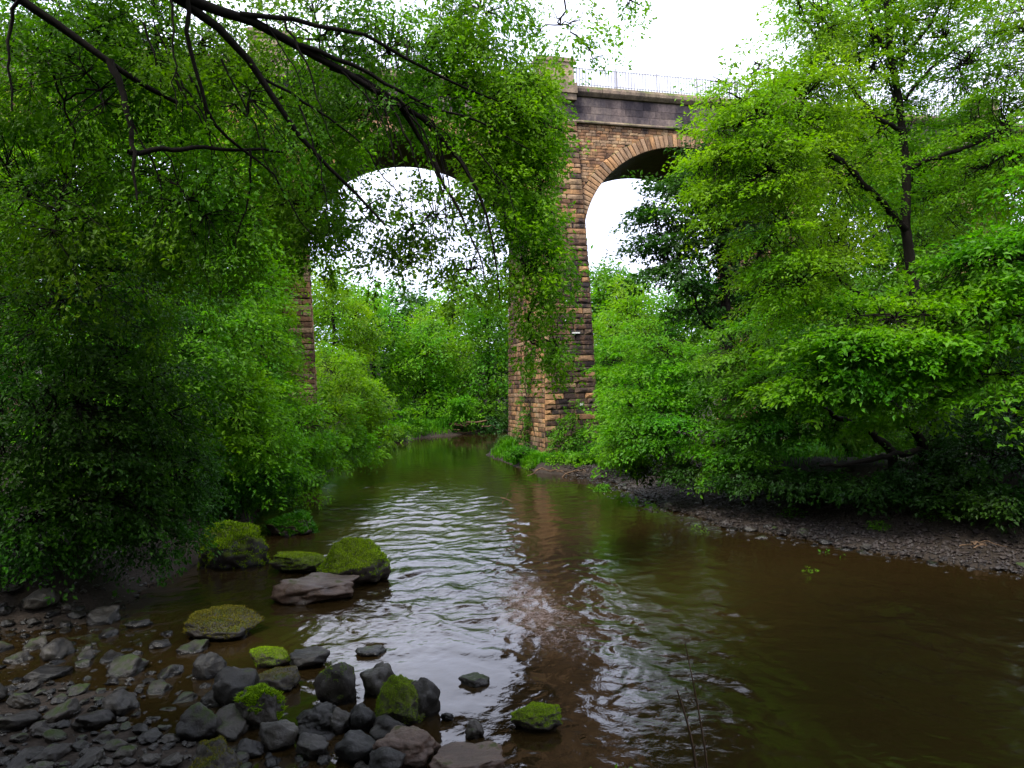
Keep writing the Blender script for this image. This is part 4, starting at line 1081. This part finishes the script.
# ------------------------------------------------------------------ grass
def blades(P, h, w, lean, rng, nrm=None):
    n = len(P)
    a = rng.uniform(0, 2 * np.pi, n)
    d = np.stack([np.cos(a), np.sin(a), np.zeros(n)], 1)
    up = np.tile([0, 0, 1.0], (n, 1)) if nrm is None else norm(nrm * .6 + [0, 0, .6])
    hh = h * rng.uniform(.5, 1.3, n)[:, None]
    side = norm(np.cross(d, up)) * w
    m1 = P + up * hh * .6 + d * hh * lean * .25
    tp = P + up * hh * .85 + d * hh * lean
    V = np.stack([P - side, P + side, m1 + side * .7, m1 - side * .7, tp], 1).reshape(-1, 3)
    b = np.arange(n)[:, None] * 5
    F4 = b + np.array([0, 1, 2, 3]); F3 = b + np.array([3, 2, 4])
    r = np.clip(rng.random(n), 0, 1)
    return V, [F4, F3], np.concatenate([r, r])


def grass_patch(name, label, spots, n, h, w, lean, seed, mat='grass', zmin=0.03):
    rng = np.random.default_rng(seed)
    Ps = []
    for cx, cy, rx, ry in spots:
        q = rng.normal(0, .5, (n, 2)) * [rx, ry] + [cx, cy]
        Ps.append(q)
    q = np.concatenate(Ps); z = height(q[:, 0], q[:, 1])
    keep = z > zmin
    P = np.stack([q[:, 0], q[:, 1], z - .01], 1)[keep]
    V_, F_, r_ = blades(P, h, w, lean, rng)
    return tag(mesh_np(name, V_, F_, M[mat], None, {'rnd': r_}), label, 'grass', kind='stuff')


grass_patch('bank_grass', 'short bright grass on top of the right bank', [(W(x, 455, 22.5)[0], 22.5, 1.0, 1.8) for x in range(740, 900, 16)], 1800, .22, .009, .4, 1, zmin=1.25)
grass_patch('waterside_grass', 'long grass along the left water edge below the pier', [(-8.6, y, .5, .8) for y in np.arange(20, 40, 1.3)] + [(-9.6, y, .8, 1) for y in np.arange(38, 56, 2)], 700, .4, .014, .6, 2)
grass_patch('pier_foot_grass', 'grass and weeds round the foot of the river pier', [(x_, y_, .5, .4) for x_, y_ in ((0.7, 33.6), (1.2, 33), (1.8, 32.4), (2.5, 31.8), (3.3, 31), (4, 30), (0.2, 35), (0, 36), (-.2, 37), (-.4, 38.5), (-.6, 40))], 900, .40, .022, .5, 3)
grass_patch('far_bank_grass', 'pale grass along the far bank beyond the viaduct', [(x_, 65 + rs.random(), 1.5, 1) for x_ in np.arange(-8, 6, 1.2)] + [(x_, y_, 1.2, .8) for x_, y_ in ((-8.5, 57), (-7.6, 59), (-6.6, 60), (-5.5, 61), (-4.2, 62), (-7.5, 61), (-5.5, 63))], 600, .5, .03, .4, 4)

# ------------------------------------------------------------------ rocks
def rock_mesh(name, c, size, seed, mat, parent=None, sub=4, rough=.22, flat=False, rot=0.0):
    """c: centre; size: full extents (x, y, z)"""
    import bmesh
    bm = bmesh.new()
    bmesh.ops.create_icosphere(bm, subdivisions=sub, radius=1.0)
    off = Vector((seed * 3.7, seed * 1.3, seed * 2.1))
    rr_ = random.Random(seed)
    planes = []
    for _ in range(9):
        v = Vector((rr_.gauss(0, 1), rr_.gauss(0, 1), rr_.gauss(0, 1))).normalized()
        planes.append((v, rr_.uniform(.62, .92)))
    if flat: planes.append((Vector((rr_.uniform(-.15, .15), rr_.uniform(-.15, .15), 1)).normalized(), .45))
    for v in bm.verts:
        p = v.co.copy()
        for nn, dd in planes:
            t = p.dot(nn)
            if t > dd: p -= nn * (t - dd) * .97
        p *= 1 + rough * mnoise.fractal(p * 1.3 + off, 1.0, 2.0, 3) + .07 * mnoise.fractal(p * 4 + off, .7, 2.1, 5)
        v.co = p
    co = np.array([v.co[:] for v in bm.verts])
    mn, mx_ = co.min(0), co.max(0)
    co = (co - (mn + mx_) / 2) / (mx_ - mn) * np.asarray(size)
    cr, sr = math.cos(rot), math.sin(rot)
    co = np.stack([co[:, 0] * cr - co[:, 1] * sr, co[:, 0] * sr + co[:, 1] * cr, co[:, 2]], 1)
    Fc = np.array([[v.index for v in f.verts] for f in bm.faces])
    bm.free()
    o = mesh_np(name, co + np.asarray(c), Fc, M[mat], parent, smooth=True, loc=c)
    return o, co + np.asarray(c), Fc


def rock_px(x0, x1, y0, y1, mat, label, seed, sink=.25, group=None, fuzz=None, name='rock', sub=4, flat=False, z0=0.0, depth_ratio=.85, nf=2600, fh=.022, yb=None, thr=.25):
    """a rock whose visible outline fills the photo box; it rests on the bed"""
    yb = y1 if yb is None else yb
    g = WG((x0 + x1) / 2, yb, z0)
    dep = g[1]
    sc = dep / F
    wx_ = (x1 - x0) * sc
    hz = (y1 - y0) * sc
    tilt_ = (CAM_H - z0) / dep
    dy = wx_ * depth_ratio
    hz = max(hz - dy * tilt_ * .55, hz * .35, .05)
    full = hz / (1 - sink)
    c = np.array([g[0], dep + dy * .42, z0 + hz - full / 2])
    sz = (wx_ * 1.04, dy, full)
    if fuzz is None:
        o, V_, F_ = rock_mesh(name, c, sz, seed, mat, sub=sub, flat=flat)
        tag(o, label, 'rock', group)
        return o
    root = o = None
    o, V_, F_ = rock_mesh(name, c, sz, seed, mat, sub=sub, flat=flat)
    tag(o, label, 'rock', group)
    rng = np.random.default_rng(seed)
    tri = V_[F_]; fn = np.cross(tri[:, 1] - tri[:, 0], tri[:, 2] - tri[:, 0]); ar = np.linalg.norm(fn, axis=1); fn = fn / ar[:, None]
    nz_ = np.array([mnoise.fractal(Vector(p * 5.0), .8, 2.0, 3) for p in tri.mean(1)])
    wgt = ar * (fn[:, 2] + nz_ * .9 > thr)
    ix = rng.choice(len(F_), nf, p=wgt / wgt.sum())
    u = rng.random((nf, 2)); s1 = np.sqrt(u[:, :1])
    P = tri[ix, 0] * (1 - s1) + tri[ix, 1] * s1 * (1 - u[:, 1:]) + tri[ix, 2] * s1 * u[:, 1:]
    Vb, Fb, rb_ = blades(P - fn[ix] * .004, fh, fh * .16, .7, rng, fn[ix])
    f = mesh_np('moss', Vb, Fb, M[fuzz], o, {'rnd': rb_}, loc=tuple(o.location))
    f.location = (0, 0, 0)
    return o


RK = [
    # x0, x1, y0, y1, mat, label, fuzz
    (312, 386, 537, 587, 'rock_mossy', 'biggest boulder in midstream, thickly covered in bright moss', 'moss_fuzz', dict(nf=9000, fh=.035)),
    (266, 322, 552, 574, 'rock_mossy', 'flat mossy slab behind the left end of the big midstream boulder', 'moss_fuzz', dict(nf=3500, flat=True, fh=.03)),
    (268, 350, 573, 604, 'rock_brown', 'low bare reddish slab in front of the big midstream boulder', None, dict(flat=True, sink=.4)),
    (190, 262, 520, 570, 'rock_mossy', 'rounded mossy boulder against the left bank, tufts of grass on top', 'moss_fuzz', dict(nf=7000, fh=.05)),
    (262, 310, 512, 536, 'rock_mossy', 'small grassy boulder upstream of the big midstream one', 'grass', dict(nf=3500, fh=.10)),
    (176, 252, 606, 642, 'rock_halfmoss', 'rounded boulder topped with brown moss in the left shallows', 'moss_brown', dict(nf=6000, fh=.03)),
    (371, 424, 672, 726, 'rock_mossy', 'egg shaped mossy boulder in the bottom foreground', 'moss_fuzz', dict(nf=9000, fh=.018, thr=-.1)),
    (404, 439, 674, 722, 'rock', 'dark bare boulder tucked behind the egg shaped mossy one', None, {}),
    (357, 392, 663, 698, 'rock', 'grey boulder behind and left of the egg shaped mossy one', None, {}),
    (311, 354, 657, 706, 'rock_halfmoss', 'dark boulder with a patch of moss on top at the water edge', 'moss_fuzz', dict(nf=1800, fh=.016, thr=.75)),
    (287, 327, 648, 670, 'rock', 'flat dark stone at the edge of the calm pool', None, dict(flat=True)),
    (244, 286, 645, 669, 'rock_mossy', 'green mossy stone left of the flat dark one', 'moss_fuzz', dict(nf=3000, fh=.02)),
    (250, 294, 668, 694, 'rock_halfmoss', 'flat green stone below the small mossy one', 'moss_brown', dict(nf=2600, fh=.016, flat=True)),
    (230, 277, 684, 730, 'rock_halfmoss', 'grass tufted boulder among the dark foreground stones', 'moss_fuzz', dict(nf=3200, fh=.035, thr=.5)),
    (189, 221, 650, 680, 'rock', 'dark rounded stone left of the crowded foreground boulders', None, {}),
    (210, 252, 664, 708, 'rock', 'dark upright boulder beside the grass tufted one', None, {}),
    (290, 336, 700, 737, 'rock', 'smooth grey boulder in the middle of the foreground heap', None, {}),
    (254, 293, 717, 752, 'rock', 'pale faced boulder left of the smooth grey one', None, {}),
    (325, 350, 706, 735, 'rock', 'light grey stone between two larger foreground boulders', None, {}),
    (294, 326, 732, 760, 'rock', 'rounded olive stone at the bottom of the heap', None, {}),
    (332, 376, 730, 768, 'rock', 'grey boulder at the bottom edge right of the olive stone', None, {}),
    (366, 437, 722, 768, 'rock_brown', 'reddish dark boulder under the egg shaped mossy one', None, {}),
    (368, 404, 714, 742, 'rock', 'grey slanted stone between the mossy and the reddish boulder', None, {}),
    (366, 404, 744, 776, 'rock', 'pale pebbly stone at the bottom edge beside the reddish boulder', None, {}),
    (232, 260, 737, 760, 'rock', 'small light stone at the bottom left of the heap', None, {}),
    (348, 374, 702, 734, 'rock', 'dark stone wedged left of the egg shaped mossy boulder', None, {}),
    (428, 506, 747, 784, 'rock_brown', 'wide flat brown stone at the bottom edge', None, dict(flat=True)),
    (511, 562, 702, 734, 'rock_mossy', 'lone moss capped boulder standing in the water right of the heap', 'moss_fuzz', dict(nf=4500, fh=.018)),
    (465, 484, 719, 740, 'rock_halfmoss', 'small greenish stone in the shallows between the mossy boulders', None, {}),
    (458, 489, 674, 687, 'rock_halfmoss', 'low wedge stone just breaking the pool surface', None, dict(flat=True, sink=.4)),
    (440, 453, 711, 722, 'rock', 'tiny dark stone in the pool beside the egg shaped boulder', None, {}),
    (353, 384, 646, 657, 'rock', 'thin flat stone awash at the top of the pool', None, dict(flat=True, sink=.5)),
    (170, 215, 700, 745, 'rock_halfmoss', 'broad dark boulder in the shaded lower left', None, {}),
    (180, 232, 735, 790, 'rock_halfmoss', 'big mossy dark boulder at the bottom edge, left', 'moss_brown', dict(nf=3000, fh=.018, thr=.5)),
]
rock_boxes = []
for q, (x0, x1, y0, y1, mt, lab, fz_, kw) in enumerate(RK):
    sub = 5 if (x1 - x0) > 45 else 4
    rock_px(x0, x1, y0, y1, mt, lab, 500 + q, fuzz=fz_, sub=sub, **kw)
    rock_boxes.append(((x0 + x1) / 2, (y0 + y1) / 2, (x1 - x0) * .42))

# crowd of dark cobbles over the shaded shoal, each one a stone of its own
rg = random.Random(99)
protos = []
for q in range(7):
    o, _, _ = rock_mesh('cobble', (0, 0, -50), (1, .85, .62), 900 + q, 'rock' if q % 2 else 'rock_halfmoss', sub=4)
    protos.append(o.data); bpy.data.objects.remove(o)
cob = []
tries = 0
while len(cob) < 250 and tries < 30000:
    tries += 1
    px, py = rg.uniform(-30, 430), rg.uniform(615, 800)
    if px > 130 + (py - 615) * 1.9: continue
    if px > 60 and px < 200 and 655 < py < 690 and rg.random() < .8: continue
    if any(abs(px - a) < w_ + 6 and abs(py - b2) < w_ * .8 for a, b2, w_ in rock_boxes): continue
    g = WG(px, py)
    r_ = rg.choice([.10, .13, .17, .2, .26, .34, .42]) * rg.uniform(.8, 1.2)
    if any(math.hypot(g[0] - c[0], g[1] - c[1]) < (r_ + c[2]) * .52 * 1.12 for c in cob): continue
    cob.append((g[0], g[1], r_, px))
    z = gz(g[0], g[1])
    o = bpy.data.objects.new('cobble', rg.choice(protos)); COL.objects.link(o)
    zt = max(z, -.06)
    s_ = r_ * 2 * .6
    o.location = (g[0], g[1], zt + s_ * .14); o.scale = (s_ * rg.uniform(.9, 1.3), s_, s_ * rg.uniform(.7, 1.1)); o.rotation_euler = (rg.uniform(-.3, .3), rg.uniform(-.3, .3), rg.uniform(0, 6.28))
    if px < 110: tag(o, 'dark cobble in the deep shade at the far lower left', 'rock', 'cobbles at the far lower left')
    elif py < 690: tag(o, 'small dark cobble on the shoal behind the foreground boulders', 'rock', 'cobbles behind the foreground boulders')
    else: tag(o, 'dark cobble packed between the foreground boulders', 'rock', 'cobbles between the foreground boulders')


# gravel: nobody could count it
def gravel(name, label, pts, sizes, seed, mat='pebble'):
    rng = np.random.default_rng(seed)
    base = np.array([(1, 0, 0), (-1, 0, 0), (0, 1, 0), (0, -1, 0), (0, 0, 1), (0, 0, -1), (.6, .6, .5), (-.6, .6, .5), (.6, -.6, .5), (-.6, -.6, .5)], float)
    F0 = np.array([(4, 0, 6), (4, 6, 2), (6, 0, 2), (4, 2, 7), (4, 7, 1), (7, 2, 1), (4, 8, 0), (4, 3, 8), (8, 3, 0), (4, 1, 9), (4, 9, 3), (9, 1, 3), (5, 2, 0), (5, 1, 2), (5, 0, 3), (5, 3, 1)])
    n = len(pts)
    s = sizes[:, None] * rng.uniform(.6, 1.3, (n, 3)) * [1, 1, .65]
    a = rng.uniform(0, 6.28, n)
    V = base[None] * s[:, None] * rng.uniform(.75, 1.15, (n, 10, 1))
    ca, sa = np.cos(a)[:, None], np.sin(a)[:, None]
    V = np.stack([V[..., 0] * ca - V[..., 1] * sa, V[..., 0] * sa + V[..., 1] * ca, V[..., 2]], -1) + pts[:, None]
    Fq = (np.arange(n)[:, None, None] * 10 + F0[None]).reshape(-1, 3)
    tag(mesh_np(name, V.reshape(-1, 3), Fq, M[mat], smooth=False), label, 'gravel', kind='stuff')


rng = np.random.default_rng(77)
# right strip: points with small distance to the water line
px_ = rng.uniform(2, 14, 60000); py_ = rng.uniform(8, 31, 60000)
d_ = river_sd(px_, py_)
k_ = (d_ > -.9) & (d_ < 2.4) & (rng.random(60000) < np.where(d_ < 0, np.exp(d_ * 2.5), 1))
px_, py_ = px_[k_], py_[k_]
z_ = height(px_, py_)
sz_ = .022 + .06 * rng.random(len(px_)) ** 4
gravel('gravel', 'grey and reddish gravel along the right water edge', np.stack([px_, py_, np.maximum(z_, -.03) + sz_ * .2], 1), sz_, 1)
px_ = rng.uniform(-9, 0, 3500); py_ = rng.uniform(5.5, 15, 3500); d_ = river_sd(px_, py_); k_ = (d_ > -.5) & (d_ < 5)
px_, py_ = px_[k_], py_[k_]; z_ = height(px_, py_); sz_ = .02 + .05 * rng.random(len(px_)) ** 3
gravel('shoal_gravel', 'dark wet gravel between the stones of the left shoal', np.stack([px_, py_, z_ + sz_ * .2], 1), sz_, 2, 'rock')
# river boulders along the right edge, individually
for q in range(46):
    for _ in range(40):
        x_, y__ = rg.uniform(3, 12), rg.uniform(9.5, 28)
        d_ = float(river_sd(np.array([x_]), np.array([y__]))[0])
        if -.45 < d_ < .5: break
    s_ = rg.uniform(.14, .34)
    o = bpy.data.objects.new('stone', rg.choice(protos)); COL.objects.link(o)
    o.location = (x_, y__, max(gz(x_, y__), -.04) + .02); o.scale = (s_ * 1.2, s_, s_ * .8); o.rotation_euler = (0, 0, rg.uniform(0, 6.28))
    tag(o, 'small stone at the wet edge of the right gravel strip', 'rock', 'stones along the right water edge')

# ------------------------------------------------------------------ driftwood, stalks, floating bits
def sticks(name, label, cat, center, n, L, r, seed, spread=(1, .5, .2), tiltz=.3, single=False):
    rng = np.random.default_rng(seed)
    root = empty(name, tuple(center), label, cat)
    for q in range(n):
        c = np.asarray(center) + rng.normal(0, .5, 3) * spread
        a = rng.normal(0, .5)
        d = norm(np.array([math.cos(a), math.sin(a), rng.normal(0, tiltz)]))
        l = L * rng.uniform(.4, 1.1)
        P = curve_path(c - d * l / 2, c + d * l / 2, 7, rng, .06, .12)
        V_, F_ = tubes(P[None], (np.linspace(1, .4, 7) * r * rng.uniform(.5, 1.2))[None], 6)
        mesh_np('branch' if q % 3 else 'log', V_, F_, M['deadwood'], root, smooth=True, loc=P[0])


sticks('driftwood_pile', 'pile of washed up branches at the far bend under the near arch', 'driftwood', (-5.0, 60.6, .55), 14, 3.2, .13, 1, (3.0, .8, .7), .15)
sticks('driftwood_snag', 'pale bare branches lying at the water below the river pier', 'driftwood', (2.4, 30.0, .16), 6, 1.8, .035, 2, (1.4, .4, .1), .08)
sticks('driftwood_snag', 'small dark snag sticking out of midstream', 'driftwood', tuple(WG(504, 503) + [0, 0, .10]), 2, .55, .02, 3, (.08, .05, .05), .9)
sticks('broken_sticks', 'broken pale sticks on the gravel at the right edge', 'sticks', tuple(WG(985, 548, .2) + [0, 0, .05]), 4, .6, .018, 4, (.35, .2, .03), .1)

for (pts, r_, lab) in ((((700, 830, 3.9), (696, 760, 3.9), (686, 715, 3.9), (677, 690, 3.9)), .011, 'thicker reddish bare stalk rising at the bottom edge'),
                       (((712, 830, 3.8), (707, 760, 3.8), (696, 695, 3.8), (685, 643, 3.8)), .007, 'thin taller bare stalk beside the reddish one')):
    P = smooth_path(LW(*pts), 10); P = np.concatenate([[P[0] * [1, 1, 0] + [0, 0, gz(P[0][0], P[0][1]) - .05]], P])
    V_, F_ = tubes(P[None], np.concatenate([[r_], np.linspace(r_, r_ * .35, 10)])[None], 6)
    st = empty('bare_stalk', tuple(P[0]), lab, 'stalk')
    mesh_np('stem', V_, F_, M['deadwood'], st, smooth=True, loc=P[0])
    Q = P[5:9]; rq = np.random.default_rng(5)
    Pt = np.stack([np.stack([q_, q_ + [rq.choice([-1, 1]) * .012, 0, .03]]) for q_ in Q])
    V_, F_ = tubes(Pt, np.full((len(Q), 2), r_ * .35), 4)
    mesh_np('bud', V_, F_, M['deadwood'], st, loc=P[0])
rq = np.random.default_rng(8)
for (px, py, lab) in ((608, 766, 'fresh green leaves poking in at the bottom edge'), (808, 571, 'tuft of green weed awash in the right shallows'), (701, 532, 'small green weed clump near the gravel in the water')):
    c = WG(px, py, 0.0) if py < 700 else WG(px, py + 8, .05)
    n = 7
    V_, F_, r_ = sprays(np.tile(c, (n, 1)) + rq.normal(0, .04, (n, 3)) * [2, 1, .1], norm(rq.normal(0, 1, (n, 3)) * [1, 1, .1] + [0, 0, .3]), np.full(n, .16), 8, rq, .05)
    wr = empty('water_weed', tuple(c), lab, 'plant')
    mesh_np('foliage', V_, F_, M['leaf_bright'], wr, {'rnd': r_}, loc=c)

# ------------------------------------------------------------------ light
SUN_EL, SUN_AZ = R(58), R(212)      # azimuth clockwise from +Y: the light comes from behind the camera, a little left
world = bpy.data.worlds.new('World'); scene.world = world
world.use_nodes = True
nt = world.node_tree; nd = nt.nodes; lk = nt.links; nd.clear()
sky = N(nd, 'ShaderNodeTexSky'); sky.sky_type = 'NISHITA'; sky.sun_disc = False
sky.sun_elevation = SUN_EL; sky.sun_rotation = SUN_AZ; sky.air_density = 1.0; sky.dust_density = 5.0; sky.ozone_density = 1.0
hs = N(nd, 'ShaderNodeHueSaturation', inp={'Saturation': 0.22}); lk.new(sky.outputs[0], hs.inputs['Color'])
tc = N(nd, 'ShaderNodeTexCoord'); cn = N(nd, 'ShaderNodeTexNoise', inp={'Scale': 2.2, 'Detail': 5.0}); lk.new(tc.outputs['Generated'], cn.inputs[0])
cr = ramp(nd, [(0.3, (6.4, 7.0, 9.6)), (0.7, (10.4, 10.9, 13.0))]); lk.new(cn.outputs['Fac'], cr.inputs[0])
mx = N(nd, 'ShaderNodeMix', data_type='RGBA', inp={0: 0.75}); lk.new(hs.outputs[0], mx.inputs[6]); lk.new(cr.outputs[0], mx.inputs[7])
bg = N(nd, 'ShaderNodeBackground', inp={'Strength': 0.13}); lk.new(mx.outputs[2], bg.inputs[0])
lk.new(bg.outputs[0], N(nd, 'ShaderNodeOutputWorld').inputs[0])
sd = bpy.data.lights.new('sun', 'SUN'); sd.energy = 2.6; sd.angle = R(12); sd.color = (1.0, .95, .86)
so = bpy.data.objects.new('sun', sd); COL.objects.link(so)
so.rotation_euler = (R(90) - SUN_EL, 0, -SUN_AZ + math.pi)
# aim: light travels from azimuth SUN_AZ
dv = Vector((math.sin(SUN_AZ) * math.cos(SUN_EL), math.cos(SUN_AZ) * math.cos(SUN_EL), math.sin(SUN_EL)))
so.rotation_euler = dv.to_track_quat('Z', 'Y').to_euler()

vs = scene.view_settings
vs.view_transform = 'Standard'; vs.look = 'None'; vs.gamma = 1.0; vs.use_curve_mapping = False; vs.exposure = 1.25
cy = scene.cycles
cy.max_bounces = 6; cy.diffuse_bounces = 3; cy.glossy_bounces = 3; cy.transmission_bounces = 3; cy.transparent_max_bounces = 4
cy.caustics_reflective = False; cy.caustics_refractive = False
cy.use_denoising = True
print('leaves', LEAFCOUNT[0])
